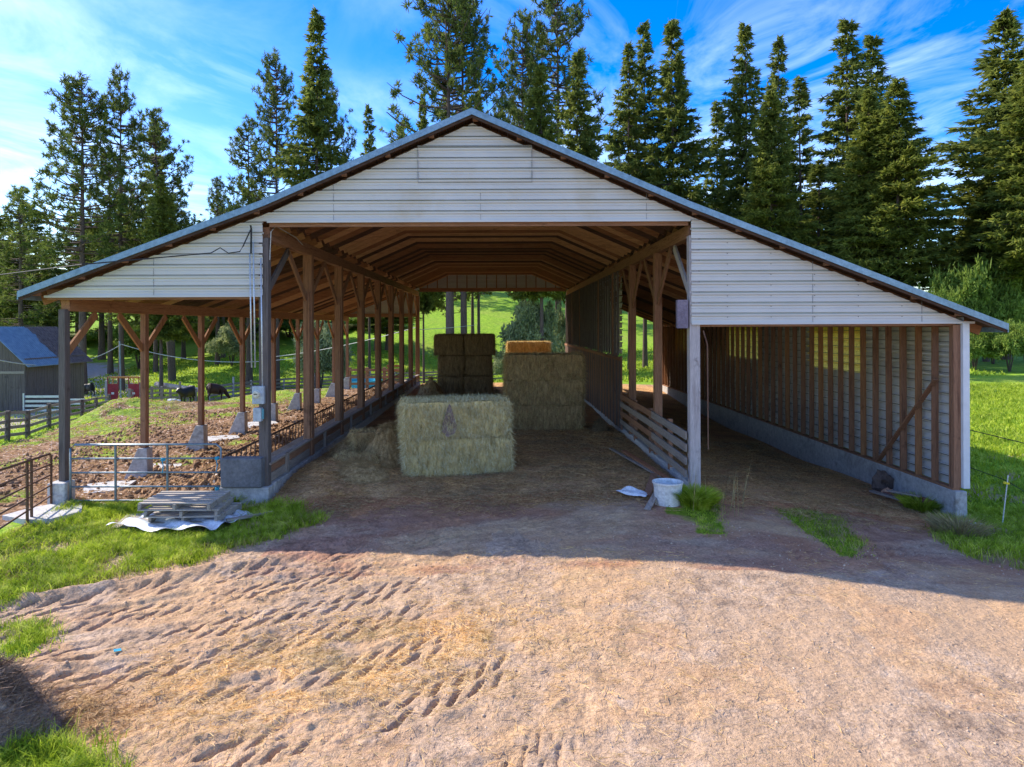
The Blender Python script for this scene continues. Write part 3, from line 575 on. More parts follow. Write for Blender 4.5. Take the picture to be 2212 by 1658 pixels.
a, b = P(555, 906, Y0), P(572, 877, Y0); MB().box(a.x, b.x, yf-.14, yf, a.z, b.z).build('switch_box', BOX, me_, bevel=.012)
MB().box(b.x+.002, b.x+.04, yf-.1, yf-.06, a.z+.05, b.z-.02).build('switch_lever', mat('teal_paint', [(.1, .3, .36), (.14, .36, .42)], 3), me_)
for px, zt in ((549.5, 5.05), (557, 5.3), (573, 4.95)):
    x_ = P(px, 0, Y0).x; zb = 1.9 if px > 570 else 2.66
    MB().tube([(x_+.0, yf-.05, zb), (x_-.03, yf-.05, zt)], .016).build('conduit', GALV, me_, smooth=True)
MB().tube([(P(549, 0, Y0).x-.0, yf-.05, 5.05), (P(550, 0, Y0).x, yf-.05, 5.55), (P(551, 0, Y0).x, yf-.12, 5.62)], .02).build('weatherhead', BLK, me_)
cb = MB(); e = Vector((P(549, 0, Y0).x, yf-.06, 5.1)); 
cb.tube([e+Vector((0, 0, .45)), e+Vector((-.12, -.1, .1)), e+Vector((-.2, -.08, -.02)), e+Vector((-.45, -.05, -.05)), e+Vector((-.6, -.1, .06)), e+Vector((-.75, -.2, -.06)), Vector((-8, Y0-1.4, 4.72)), Vector((-11.4, Y0+.5, 4.62)), Vector((-16, 20, 4.7)), Vector((-24, 30, 5.6))], .013, 6)
prop(cb.build('power_cable', BLK), 'black power cable sagging from the conduit head across the left gable', 'cable')
prop(MB().tube([P(583, 560, Y0+.05), P(586, 500, Y0+.1), P(597, 487, Y0+.3), P(640, 512, 16.5), P(665, 540, 18), P(700, 560, 19.5)], .012, 6).build('loose_cable', TWINE), 'pale loose cable looping under the left roof beam', 'cable')

# ------------------------------------------------------------------ hay bales
def baleparts(w, d, h, seed, n, m_, fringe=.07, hang=.9, name='bale_body', parent=None):
    r = np.random.default_rng(seed); V = []; Fc = []
    res = .07; N3 = [max(3, int(q/res)) for q in (w, d, h)]
    mb = MB(); dim = (w, d, h)
    def pt(p):
        q = [(p[i]-.5)*dim[i] for i in range(3)]; q[2] += h/2
        rr_ = [abs(p[i]-.5)*2 for i in range(3)]
        rnd = sum(max(0, t-.85)/.15 for t in rr_)
        k = 1-.03*max(0, rnd-1)
        nn = float(fbm(np.array([q[0]*3+q[2]*2+seed]), np.array([q[1]*3-q[2]*2.3]), seed)[0])-.5
        n2 = float(vn(np.array([q[0]*9+q[1]*5]), np.array([q[2]*7+seed]), seed)[0])-.5
        s = .10*nn+.05*n2
        return ((q[0])*k+(s if rr_[0] > .98 else 0)*(1 if p[0] > .5 else -1), q[1]*k+(s if rr_[1] > .98 else 0)*(1 if p[1] > .5 else -1), h/2+(q[2]-h/2)*(k)+(s*.6 if rr_[2] > .98 and p[2] > .5 else 0))
    for ax in range(3):
        u, v = [i for i in range(3) if i != ax]
        for sd in (0, 1):
            nu, nv = N3[u], N3[v]; vs = []; fs = []
            for i in range(nu+1):
                for j in range(nv+1):
                    p = [0, 0, 0]; p[ax] = sd; p[u] = i/nu; p[v] = j/nv; vs.append(pt(p))
            for i in range(nu):
                for j in range(nv):
                    f = (i*(nv+1)+j, (i+1)*(nv+1)+j, (i+1)*(nv+1)+j+1, i*(nv+1)+j+1); fs.append(f)
            mb.add(vs, fs)
    nb = len(mb.v); 
    area = np.array([d*h, d*h, w*h*1.6, w*h*.3, w*d*.6]); cnt = (area/area.sum()*n).astype(int)
    B = []; D = []
    for k, c_ in enumerate(cnt):
        a, b = r.uniform(0, 1, c_), r.uniform(0, 1, c_)
        if k < 2: s = -1 if k == 0 else 1; bp = np.stack([np.full(c_, s*w/2), (a-.5)*d, b*h], 1); nrm = np.array([s, 0, 0])
        elif k < 4: s = -1 if k == 2 else 1; bp = np.stack([(a-.5)*w, np.full(c_, s*d/2), b*h], 1); nrm = np.array([0, s, 0])
        else: bp = np.stack([(a-.5)*w, (b-.5)*d, np.full(c_, h)], 1); nrm = np.array([0, 0, 1])
        l = r.uniform(.06, .24 if k < 4 else .13, c_)[:, None]; rd = r.normal(size=(c_, 3))*.45; rd[:, 2] -= hang if k < 4 else 0
        dv = rd+nrm*r.uniform(.1, .6, c_)[:, None]; dv /= np.linalg.norm(dv, axis=1)[:, None]
        B.append(bp-nrm*.01); D.append(dv*l)
    B = np.concatenate(B); D = np.concatenate(D); Vr, Fr = ribbons(B, D, .008*np.ones(len(B)))
    V = np.concatenate([np.array(mb.v), Vr]); Fc = np.concatenate([np.array([f for f in mb.f]), Fr+nb])
    o = fast(name, V, Fc, m_, parent, local=True); nf = len(mb.f)
    o.data.materials.append(LITE[m_.name]); mi = np.zeros(len(o.data.polygons), np.int32); mi[nf:] = (r.uniform(0, 1, len(mi)-nf) < .55); o.data.polygons.foreach_set('material_index', mi)
    return o
LITE = {}
def haymat(name, a, b, c, st=(1.6, 1.6, .35)):
    m1 = mat(name, [a, b, c], 9, st, .9, 1.0, 22, fine=40, trans=.0, bdist=.06)
    LITE[name] = mat(name+'_strands', [b, tuple(min(.85, q*1.5) for q in c)], 9, None, .9, 0, fine=40, trans=.25); return m1
H_GREEN = haymat('green_hay', (.36, .26, .10), (.70, .56, .25), (.92, .77, .42))
H_BROWN = haymat('brown_hay', (.24, .15, .065), (.47, .31, .14), (.68, .48, .24))
H_DARK = haymat('dark_hay', (.13, .085, .045), (.27, .18, .09), (.42, .29, .15))
H_GOLD = haymat('golden_straw', (.34, .19, .05), (.55, .34, .11), (.72, .5, .2))
H_OLD = haymat('weathered_hay', (.20, .13, .085), (.40, .27, .18), (.58, .43, .3), (1.5, .5, 1.5))
def bale(x_, y_, z, w, d, h, rot, m_, n, label, group, seed, name='hay_bale'):
    o = baleparts(w, d, h, seed, n, m_, name=name); o.location = (x_, y_, z); o.rotation_euler = (0, 0, rot)
    tw = MB()
    return prop(o, label, 'hay bale', group)
G1 = 'big square hay bales stacked in the centre bay'
bale(-1.08, 16.85, .0, 2.52, 1.2, .87, R(11), H_GREEN, 15000, 'big green hay bale on the floor, lower of the front pair', G1, 1)
b2 = bale(-1.12, 16.86, .90, 2.50, 1.22, .84, R(13), H_GREEN, 15000, 'green hay bale with a rotten brown hollow, top of the front pair', G1, 2)
# hollow stain: a ragged sunken pocket of rotten hay
q = MB(); pts = []
for k in range(28):
    a = 2*math.pi*k/28; rr_ = .17+.03*random.random(); pts.append((-.22+rr_*math.cos(a)*.95, .26+rr_*math.sin(a)*1.15+(.32*max(0, math.sin(a))**6)))
vs = [(p[0], -.665+.01*random.random(), p[1]) for p in pts]+[(-.22, -.60, .26)]; q.add(vs, [(k, (k+1) % 28, 28) for k in range(28)])
q.build('rotten_hollow', mat('rotten_hay', [(.13, .085, .07), (.34, .25, .23)], 12, None, .95, .6), b2, local=True)
for k in range(3):
    bale(1.46+.02*k, 23.75+.03*k, .0+.85*k, 2.62, 1.25, .86, R(-1+k), H_BROWN, 8000, ('brown hay bale on the floor, bottom of the right stack', 'brown hay bale in the middle of the right stack of three', 'olive brown hay bale on top of the right stack of three')[k], G1, 10+k)
for k in range(3):
    bale(1.82, 44.4, gz(1.8, 44.4)+.86*k, 2.75, 1.3, .87, 0, H_GOLD, 6000, ('golden straw bale hidden low behind the right stack', 'golden straw bale second from the bottom behind the right stack', 'golden straw bale catching the sun above and behind the right stack')[k], G1, 20+k)
lv = ('bottom', 'middle', 'top')
for k in range(3):
    for s in (0, 1):
        w_ = (1.38, 1.35, 1.5)[k]
        bale(-1.78+(s-.5)*w_, 35.6+random.uniform(-.08, .08), 1.04*k, w_-.03, 2.0, 1.03, R(random.uniform(-2, 2)), H_DARK, 3500, 'dark hay bale, %s of the %s column in the rear left stack' % (lv[k], ('left', 'right')[s]), G1, 30+2*k+s)
def heap(x_, y_, r_, h_, m_, label, seed, n=2500, name='loose_hay', cat='hay', sy=1.0):
    rs = np.random.default_rng(seed); nn = 26; u = np.linspace(0, 2*np.pi, 40, endpoint=False); V = []; 
    for i in range(nn+1):
        t = i/nn; rad = r_*t
        for a in u:
            px, py = rad*math.cos(a), rad*math.sin(a)*sy; hh = h_*1.02*math.exp(-1.9*t*t)*(1-t**3)-.26*t**3
            px2, py2 = px*(1+.35*(float(vn(math.cos(a)*2+seed, math.sin(a)*2, seed))-.5)), py*(1+.3*(float(vn(math.cos(a)*2, math.sin(a)*2+seed, seed+1))-.5))
            nz = float(fbm(np.array([px*5/r_+seed]), np.array([py*5/r_]), seed)[0])-.5
            V.append((px2, py2, hh+nz*h_*.6*(1-t*t)))
    Fq = [(i*40+j, i*40+(j+1) % 40, (i+1)*40+(j+1) % 40, (i+1)*40+j) for i in range(nn) for j in range(40)]
    V = np.array(V); k = rs.integers(0, len(V), n); dv = rs.normal(size=(n, 3)); dv[:, 2] = np.abs(dv[:, 2])*.35; dv /= np.linalg.norm(dv, axis=1)[:, None]
    Vr, Fr = ribbons(V[k]+rs.normal(0, .02, (n, 3)), dv*rs.uniform(.06, .2, n)[:, None], .008*np.ones(n))
    o = fast(name, np.concatenate([V, Vr]), np.concatenate([np.array(Fq), Fr+len(V)]), m_); o.location = (x_, y_, gz(x_, y_)-.02)
    return prop(o, label, cat)
heap(-2.75, 17.2, .85, .85, H_BROWN, 'loose tan hay slumped against the left side of the front bales', 71, 5000)
heap(-3.9, 18.4, .95, .42, H_BROWN, 'dark loose hay heap beside the feed bunk', 72, 3500)
heap(-3.3, 16.0, 1.0, .22, H_BROWN, 'low spread of loose hay before the front bales', 73, 3000)
heap(-.15, 27.5, .9, .8, H_DARK, 'dark loose hay heap between the two rear stacks', 74)
heap(-3.3, 33.0, 1.0, .95, H_BROWN, 'loose hay heap left of the rear stack', 75)
heap(3.3, 23.2, .5, .3, H_DARK, 'small hay heap between the right stack and the partition', 76, 1200)
bale(-3.45, 16.6, .02, .95, .55, .42, R(-4), H_BROWN, 4200, 'small dark hay bale lying by the plank wall of the bunk', 'small hay bales by the feed bunk', 81, 'small_hay_bale')
bale(-3.55, 18.0, .3, .6, .6, .5, R(20), H_BROWN, 3000, 'broken brown bale flake behind the small dark bale', 'small hay bales by the feed bunk', 82, 'small_hay_bale')
q = heap(-4.95, 6.62, .92, .66, H_OLD, 'rotting broken hay bale at the bottom left of the yard', 77, 9000, 'broken_bale', 'hay bale', .8)

# ------------------------------------------------------------------ pallets, tarp
def pallet(loc, rz, label, L=1.35, W=1.1, name='pallet', n=6):
    e = empty(name, loc, label, 'pallet', 'wooden pallets stacked by the gate')
    for i in range(n):
        y_ = -W/2+(i+.5)*W/n; MB().box(-L/2, L/2, y_-W/n*random.uniform(.20, .29), y_+W/n*random.uniform(.20, .29), .1, .12).build('deck_board', PX_, e, local=True)
    for i in (0, 3, 6):
        y_ = -W/2+(i+.5)*W/7; MB().box(-L/2, L/2, y_-W/7*.38, y_+W/7*.38, -.02, -.002).build('bottom_board', PX_, e, local=True)
    for x_ in (-L/2+.04, 0, L/2-.04): MB().box(x_-.025, x_+.025, -W/2, W/2, 0, .098).build('stringer', PY_, e, local=True)
    e.rotation_euler = (R(random.uniform(-1, 1)), R(random.uniform(-1.5, 1.5)), rz); return e
cx, cy = G(410, 1128, -.3); zg = gz(cx, cy)
pallet((cx+.1, cy+.05, zg+.13), R(-3), 'weathered pallet on the tarp, bottom of the stack of three')
pallet((cx-.0, cy, zg+.26), R(6), 'grey pallet in the middle of the stack of three')
pallet((cx-.08, cy-.02, zg+.39), R(2), 'pale grey pallet on top of the stack')
TARP = mat('silver_tarp', [(.42, .50, .56), (.66, .71, .75), (.74, .77, .8)], 2.5, None, .35, .25, 6, spec=.6)
nn = 40; V = []; 
tp = [(-1.25, -.55), (.75, -.78), (1.35, .45), (-.8, .55)]
for i in range(nn+1):
    for j in range(nn+1):
        u, v = i/nn, j/nn; x_ = (1-u)*(1-v)*tp[0][0]+u*(1-v)*tp[1][0]+u*v*tp[2][0]+(1-u)*v*tp[3][0]; y_ = (1-u)*(1-v)*tp[0][1]+u*(1-v)*tp[1][1]+u*v*tp[2][1]+(1-u)*v*tp[3][1]
        y_ += .10*math.sin(u*9)*(1-v); V.append((cx+x_, cy+y_-.15, zg+.07+.13*float(fbm(x_*2.5+3, y_*2.5, 5))+.03*math.sin(x_*9+y_*14)))
prop(fast('tarp', V, [(i*(nn+1)+j, (i+1)*(nn+1)+j, (i+1)*(nn+1)+j+1, i*(nn+1)+j+1) for i in range(nn) for j in range(nn)], TARP, smooth=True), 'crumpled silver grey tarp spread under the pallets', 'tarp')
ply = MB().box(-.55, .55, -.4, .4, 0, .02).build('plywood_sheet', PX_); ply.location = (cx-.75, cy-.1, zg+.1); ply.rotation_euler = (R(3), R(-4), R(8)); prop(ply, 'thin weathered board lying on the left of the tarp', 'board')
for k, (dx, dy, rz) in enumerate(((1.05, .1, 60), (1.2, -.1, 40))):
    o = MB().box(-.45, .45, -.05, .05, 0, .04).build('loose_plank', GX); o.location = (cx+dx, cy+dy, zg+.08+.05*k); o.rotation_euler = (0, 0, R(rz)); prop(o, ('short grey plank under the right end of the tarp', 'short grey plank crossing on the right end of the tarp')[k], 'plank')
sc = MB().box(-.04, .04, -.025, .025, 0, .006).build('blue_scrap', mat('blue_plastic', [(.03, .35, .5), (.05, .45, .62)], 3)); x_, y_ = G(251, 1402, -.38); sc.location = (x_, y_, gz(x_, y_)+.02); sc.rotation_euler = (.2, .1, .6); prop(sc, 'tiny blue plastic scrap lying in the tyre tracks', 'scrap')

# ------------------------------------------------------------------ tub and bits at the right post
tx, ty = G(1441, 1103, -.1); tz = gz(tx, ty)-.03
tub = empty('plastic_tub', (tx, ty, tz), 'white ribbed plastic tub with blue inside at the foot of the front post', 'tub')
TW = mat('white_plastic', [(.58, .58, .56), (.74, .74, .73)], 2, None, .5, .05, dirt=((.35, .3, .25), 3, .66))
q = MB(); nseg = 48; prof = [(.235, 0), (.24, .03), (.27, .38), (.285, .44), (.3, .445), (.3, .475), (.28, .475), (.262, .44), (.225, .06), (0, .05)]
vs = []
for r_, z in prof:
    for k in range(nseg): a = 2*math.pi*k/nseg; rr_ = r_*(1+(.022 if (k % 4 < 2 and .02 < z < .4 and r_ > .23) else 0)); vs.append((rr_*math.cos(a), rr_*math.sin(a), z))
q.add(vs, [(i*nseg+k, i*nseg+(k+1) % nseg, (i+1)*nseg+(k+1) % nseg, (i+1)*nseg+k) for i in range(len(prof)-1) for k in range(nseg)])
q.build('tub_wall', TW, tub, local=True)
MB().tube([(0, 0, .30), (0, 0, .305)], .245, 32).build('blue_lining', mat('blue_liner', [(.05, .3, .5), (.12, .42, .62)], 3), tub, local=True)
def plank(a, b, w, h, m_, label, name='loose_board', cat='board', up=(0, 0, 1)): return prop(MB().beam(a, b, w, h, up).build(name, m_), label, cat)
plank((3.72, 15.2, .12), (3.3, 18.6, .16), .12, .035, mat('orange_board', [(.32, .13, .06), (.42, .19, .1)], 3), 'reddish long board lying along the curb behind the tub')
plank((3.62, 15.6, .10), (3.05, 19.2, .12), .09, .03, GY, 'grey long board lying beside the reddish one')
plank((2.95, 14.0, .08), (3.45, 15.6, .18), .14, .04, WY, 'dark board leaning behind the tub')
plank((2.78, 13.2, .0), (3.1, 13.75, .22), .12, .03, GY, 'short grey board propped against the left side of the tub')
nn = 16; V = [(2.35+u*.55+.1*v, 14.2-u*.35+v*.22, .04+.14*float(fbm(np.array([u*3.]), np.array([v*3.]), 6)[0])+.08*math.sin(u*3.1)*(v)) for u in np.linspace(0, 1, nn) for v in np.linspace(0, 1, nn)]
prop(fast('plastic_sheet', V, [(i*nn+j, (i+1)*nn+j, (i+1)*nn+j+1, i*nn+j+1) for i in range(nn-1) for j in range(nn-1)], TARP, smooth=True), 'crumpled bluish plastic sheet on the floor left of the tub', 'plastic sheet')
# scraps by the right wall
ax, ay = 9.05, 15.8
for k, (dx, dy, l, rz, rr_) in enumerate(((-.05, .35, 1.1, 118, .045), (.25, .1, 1.2, 128, .04), (.45, -.15, .9, 122, .05), (.12, .0, .7, 140, .035))):
    o = MB().beam((-l/2, 0, 0), (l/2, 0, .03), rr_*2.2, rr_).build('wood_scrap', (GX, mat('red_wood', [(.16, .07, .05), (.26, .12, .09)], 4), WX, GX)[k]); o.location = (ax+dx, ay+dy, gz(ax+dx, ay+dy)+.10+.05*k); o.rotation_euler = (0, R(3), R(rz-18))
    prop(o, ('grey split board farthest up the right wall', 'reddish board among the scraps at the right wall', 'brown board nearest the front corner of the right wall', 'short grey stick across the wood scraps')[k], 'wood scrap', 'wood scraps against the right foundation wall')
def rock(x_, y_, z, r_, m_, label, name, cat, seed, sz=(1, 1, 1)):
    q = MB(); n1, n2 = 12, 10; vs = []
    for i in range(n2+1):
        for j in range(n1):
            th, ph = math.pi*i/n2, 2*math.pi*j/n1; d = Vector((math.sin(th)*math.cos(ph), math.sin(th)*math.sin(ph), math.cos(th)))
            k = r_*(.35+1.3*float(fbm(np.array([d.x*2+seed]), np.array([d.y*2+d.z*2]), seed)[0])); vs.append((x_+d.x*k*sz[0], y_+d.y*k*sz[1], z+d.z*k*sz[2]))
    q.add(vs, [(i*n1+j, i*n1+(j+1) % n1, (i+1)*n1+(j+1) % n1, (i+1)*n1+j) for i in range(n2) for j in range(n1)])
    return prop(q.build(name, m_), label, cat)
rock(9.3, 16.9, -.34, .30, BARK, 'dark knobbly wood chunk leaning on the right foundation wall', 'wood_chunk', 'wood chunk', 5, (.75, .5, 1.0))
rock(9.2, 16.5, -.52, .15, mat('cut_wood', [(.4, .22, .14), (.5, .3, .2)], 5), 'sawn end of a small log under the dark wood chunk', 'log_end', 'log', 9)
fp = empty('fence_stake', (10.3, 14.2, gz(10.3, 14.2)-.05), 'thin grey stake with a yellow insulator in the grass right of the barn', 'stake')
MB().tube([(10.24, 14.2, -.75), (10.38, 14.2, .42)], .012).build('rod', GALV, fp); MB().tube([(10.34, 14.2, .24), (10.345, 14.2, .28)], .055, 12).build('insulator', mat('yellow_plastic', [(.75, .6, .03), (.8, .66, .05)], 3), fp)
for k, (px, py) in enumerate(((2105, 1140), (2130, 1145), (2150, 1152), (2085, 1135))):
    x_, y_ = G(px, py, -.6); rock(x_, y_, gz(x_, y_)+.03, .13, (TARP, mat('black_plastic', [(.04,)*3, (.09,)*3], 3), mat('reddish_rag', [(.3, .16, .14), (.4, .24, .2)], 3), TW)[k], ('silver plastic rag lying in the grass by the right corner', 'black plastic rag among the debris by the right corner', 'reddish rag at the right end of the debris', 'white plastic scrap closest to the right corner of the barn')[k], 'plastic_rag', 'rag', 50+k, (1.5, 1, .35))
for k, (y1_, z1_, z2_) in enumerate(((40, 2.3, .2), (40, 1.0, -.4))):
    pass
prop(MB().tube([(9.95, 16.5, 1.55-.25), (12, 14, .75), (16, 10, .5)], .010, 5).build('stay_wire', BLK), 'upper black wire running from the barn corner over the grass', 'wire')
prop(MB().tube([(9.95, 16.5, .55), (11.2, 15.4, .05), (11.8, 15, -.4)], .008, 5).build('stay_wire', BLK), 'lower black wire dropping from the barn corner into the grass', 'wire')
# ------------------------------------------------------------------ fences
def wire(pts, r_, m_, label, name='rope'): return prop(MB().tube(pts, r_, 5).build(name, m_), label, 'rope')
def board_fence(pts, hgt, label, spacing, m_, nr=4, bw=.14, tall=None):
    e = empty('board_fence', (pts[0][0], pts[0][1], gz(pts[0][0], pts[0][1])), label, 'fence'); P2 = []
    for (xa, ya), (xb, yb) in zip(pts[:-1], pts[1:]):
        k = max(1, round(math.hypot(xb-xa, yb-ya)/spacing)); P2 += [(xa+(xb-xa)*i/k, ya+(yb-ya)*i/k) for i in range(k)]
    P2.append(pts[-1])
    for i, (x_, y_) in enumerate(P2):
        z = gz(x_, y_); h_ = hgt+random.uniform(0, .15)+(.45 if tall and i % tall == 1 else 0); lx = random.uniform(-.05, .05)
        MB().beam((x_, y_, z-.2), (x_+lx, y_, z+h_), .16, .14, (0, 1, 0)).build('post', m_[0], e)
    for (xa, ya), (xb, yb) in zip(P2[:-1], P2[1:]):
        za, zb = gz(xa, ya), gz(xb, yb)
        for j in range(nr):
            z = hgt*(.16+.8*j/(nr-1)); MB().beam((xa, ya-.09, za+z+random.uniform(-.03, .03)), (xb, yb-.09, zb+z+random.uniform(-.03, .03)), .035, bw).build('rail', m_[1], e)
    return e
board_fence([(-21.0, 26), (-21.3, 30), (-21.8, 32), (-22.75, 35), (-24.4, 40.5), (-25.9, 46)], 1.2, 'weathered board fence along the left side of the cattle lot', 2.6, (DZ, GY))
board_fence([(-26.4, 49.5), (-26.3, 60)], 1.35, 'grey board fence behind the dirt mound', 1.5, (GZ, GY), tall=4)
board_fence([(-26.0, 62), (-25, 65), (-23.4, 75), (-15.5, 83), (-7.5, 87)], 1.4, 'long grey board fence at the far side of the lot below the slope', 3.4, (LZ, GX), 4, .2, 2)
board_fence([(-7.4, 86.9), (-2.6, 88), (4, 88.5)], 1.3, 'pale board fence seen through the rear opening', 3.0, (LZ, GX), 3, .16)
for k, (x_, y_) in enumerate(((53, 75), (58, 76.5), (13, 69))):
    z = gz(x_, y_); prop(MB().beam((x_, y_, z-.2), (x_, y_, z+1.3), .16, .16, (0, 1, 0)).build('fence_post', LZ), ('pale fence post at the far edge of the right meadow', 'second pale fence post at the far right meadow edge', 'white fence post seen through the right bay')[k], 'post')
z0 = gz(53, 75); wire([(44, 74, z0+.8), (53, 75, z0+1.1), (58, 76.5, z0+1.1), (70, 78, z0+1.1)], .03, GALV, 'fence wire strung between the posts of the right meadow', 'fence_wire')
px_, py_ = -35.5, 65
pz = gz(px_, py_); prop(MB().tube([(px_, py_, pz), (px_-.1, py_, pz+5.5)], .07, 8).build('metal_pole', STEEL), 'thin metal pole carrying the sagging rope beyond the squeeze chute', 'pole')
def sag(a, b, s, n=16): a, b = Vector(a), Vector(b); return [a.lerp(b, t)-Vector((0, 0, s*4*t*(1-t))) for t in np.linspace(0, 1, n)]
wire(sag(P(-30, 768, 40), P(262, 741, 65), 1.1), .035, TWINE, 'sagging pale rope in front of the old shed')
wire(sag(P(262, 741, 65), P(640, 772, 60), .9), .03, TWINE, 'pale rope drooping right of the metal pole')
wire(sag(P(560, 772, 60), P(903, 706, 44), .3), .025, TWINE, 'pale rope rising to the last post of the barn')
wire(sag(P(903, 712, 44), P(1030, 702, 62), .05), .02, TWINE, 'short rope from the last barn post to the big pine')
# ------------------------------------------------------------------ old shed
shed = empty('old_shed', (-33.7, 49.2, -2.1), 'old weathered board shed with a rusty and blue grey metal roof', 'shed')
x1, x0, ya, yb, zb, ze, zr = -31.5, -36.1, 46.0, 52.5, -2.3, 1.4, 3.6
q = MB(); yy = ya; bd = []
m = MB(); yy = ya
while yy < yb: w_ = random.uniform(.16, .26); m.box(x1-.04, x1+random.uniform(0, .02), yy, yy+w_-.015, zb, ze+.1); yy += w_
m.build('side_wall', DZ, shed)
m = MB(); xx = x0
while xx < x1-.05:
    w_ = random.uniform(.16, .26); xm = xx+w_/2; top = zr-.15-abs(xm-(x0+x1)/2)*(zr-ze)/2.3
    if abs(xm-(x0+x1)/2) < .75: m.box(xx, xx+w_-.015, ya-.03, ya+random.uniform(.0, .02), zb, .6); m.box(xx, xx+w_-.015, ya-.03, ya+.01, 2.3, top)
    else: m.box(xx, xx+w_-.015, ya-.03, ya+random.uniform(.0, .02), zb, top)
    xx += w_
m.build('gable_wall', wood('shed_plank', (.075, .058, .052), (.15, .12, .11), 'z'), shed)
MB().box(x0, x1, ya-.06, ya-.032, .5, .66).build('trim_board', GX, shed)
MB().prism([(x0, zb), (x1-.05, zb), (x1-.05, ze), ((x0+x1)/2, zr-.2), (x0, ze)], 'y', yb-.06, yb).build('rear_wall', DZ, shed)
MB().box(x0, x0+.05, ya+.02, yb-.07, zb, ze).build('side_wall', DZ, shed)
def shedroof():
    m = bpy.data.materials.new('shed_metal_roof'); t = nt(m); L = t.links.new; tc = t.nodes.new('ShaderNodeTexCoord').outputs['Object']
    sp = t.nodes.new('ShaderNodeSeparateXYZ'); L(tc, sp.inputs[0])
    ad = N(t, 'ShaderNodeMath', _operation='ADD'); L(sp.outputs[1], ad.inputs[0]); nz = noise(t, tc, 1.2, 4); mu = N(t, 'ShaderNodeMath', _operation='MULTIPLY'); L(nz, mu.inputs[0]); mu.inputs[1].default_value = 1.3; L(mu.outputs[0], ad.inputs[1])
    r_ = ramp(t, ad.outputs[0], [(.85, (0,)*3), (.95, (1,)*3)])
    b_ = ramp(t, noise(t, tc, 3, 4), [(.3, (.16, .24, .31)), (.7, (.27, .37, .45))]); ru = ramp(t, noise(t, tc, 5, 6), [(.3, (.11, .07, .055)), (.7, (.26, .2, .17))])
    c = mixc(t, r_, b_, ru); b = N(t, 'ShaderNodeBsdfPrincipled', Roughness=.45, Metallic=.35); L(c, b.inputs['Base Color']); L(b.outputs[0], N(t, 'ShaderNodeOutputMaterial').inputs[0]); return m
SR = shedroof(); xm = (x0+x1)/2
for s in (1, -1):
    m = MB(); k = 0; yy = ya-.35
    zeo = zr-(2.75)*(zr-ze)/2.3
    while yy < yb+.4:
        h_ = .04 if k % 2 else 0; m.prism([(xm, zr+h_), (xm+s*2.75, zeo+h_), (xm+s*2.75, zeo-.03), (xm, zr-.03)][::s], 'y', yy, yy+.14 if not k % 2 else yy+.05); yy += .14 if not k % 2 else .05; k += 1
    m.build('roof', SR, shed)
pan = empty('corral_panel', (-31.0, 45.6, -2.1), 'grey metal corral panel of four boards leaning at the old shed', 'panel')
for j in range(4): MB().box(-31.2, -28.4, 45.5, 45.56, -1.95+.3*j, -1.8+.3*j).build('rail', GALV, pan)
for x_ in (-31.2, -28.4): MB().box(x_-.04, x_+.04, 45.42, 45.49, -2.1, -.75).build('upright', GALV, pan)
prop(MB().beam((-28.1, 45.3, gz(-28.1, 45.3)), (-28.45, 45.3, .6), .2, .2, (0, 1, 0)).build('leaning_post', GZ), 'pale wooden post leaning beside the corral panel', 'post')
pan = empty('corral_panel', (-27.8, 48.2, -2.1), 'low rail panel right of the leaning post', 'panel')
for j in range(3): MB().box(-28.0, -27.05, 45.2, 45.26, -1.75+.28*j, -1.65+.28*j).build('rail', GALV, pan)
# squeeze chute
CH = mat('red_paint', [(.26, .02, .03), (.36, .04, .05)], 2, None, .5, .1, dirt=((.2, .1, .08), 3, .6)); CHY = mat('rusty_yellow_pipe', [(.5, .2, .05), (.6, .3, .1)], 3)
sx, sy_ = P(266, 0, 50).x, 50; sz = gz(sx, sy_)
ch = empty('squeeze_chute', (sx, sy_, sz), 'dark red steel cattle squeeze chute behind the dirt mound', 'cattle chute')
for s in (-1, 1):
    MB().box(sx+s*.75-.38, sx+s*.75+.38, sy_-.03, sy_+.03, sz+.1, sz+1.75).build('side_panel', CH, ch); MB().box(sx+s*.75-.1, sx+s*.75+.1, sy_-.04, sy_-.031, sz+1.0, sz+1.15).build('plate', TW, ch)
    for e_ in (-.37, 0, .37): MB().tube([(sx+s*.75+e_, sy_, sz+1.7), (sx+s*.75+e_, sy_, sz+2.25)], .035, 6).build('upright', CHY if e_ == 0 else CH, ch)
MB().tube([(sx-1.1, sy_, sz+2.25), (sx+1.1, sy_, sz+2.25)], .045, 6).build('top_bar', CHY, ch); MB().tube([(sx-1.1, sy_+.5, sz+2.15), (sx+1.1, sy_+.5, sz+2.15)], .045, 6).build('top_bar', CHY, ch)
MB().box(sx-1.3, sx-1.16, sy_-.05, sy_+.1, sz, sz+2.0).build('gate_post', LZ, ch)
# log on the slope, tank, feeder, white sack
a, b = P(338, 828, 70), P(438, 842, 64); prop(MB().tube([a, a.lerp(b, .5), b], [.28, .25, .2], 10).build('fallen_log', mat('bleached_wood', [(.34, .26, .22), (.55, .45, .4)], 2)), 'pale fallen log lying on the green slope behind the fence', 'log')
x_, y_ = P(344, 0, 50).x, 52; rock(x_, y_, gz(x_, y_)+.2, .42, mat('white_sack', [(.5, .53, .6), (.65, .68, .74)], 2), 'white sack lying by the fence behind the mound', 'feed_sack', 'sack', 3, (1.3, 1, .8))
tank = empty('stock_tank', (P(772, 0, 53).x, 53, gz(P(772, 0, 53).x, 53)), 'round turquoise stock tank behind the last outer posts', 'stock tank')
TQ = mat('turquoise_plastic', [(.03, .36, .46), (.06, .48, .58)], 2, None, .4, .02)
q = MB(); nseg = 32; prof = [(1.75, 0), (1.8, .75), (1.86, .78), (1.86, .84), (1.72, .84), (1.68, .3), (0, .3)]
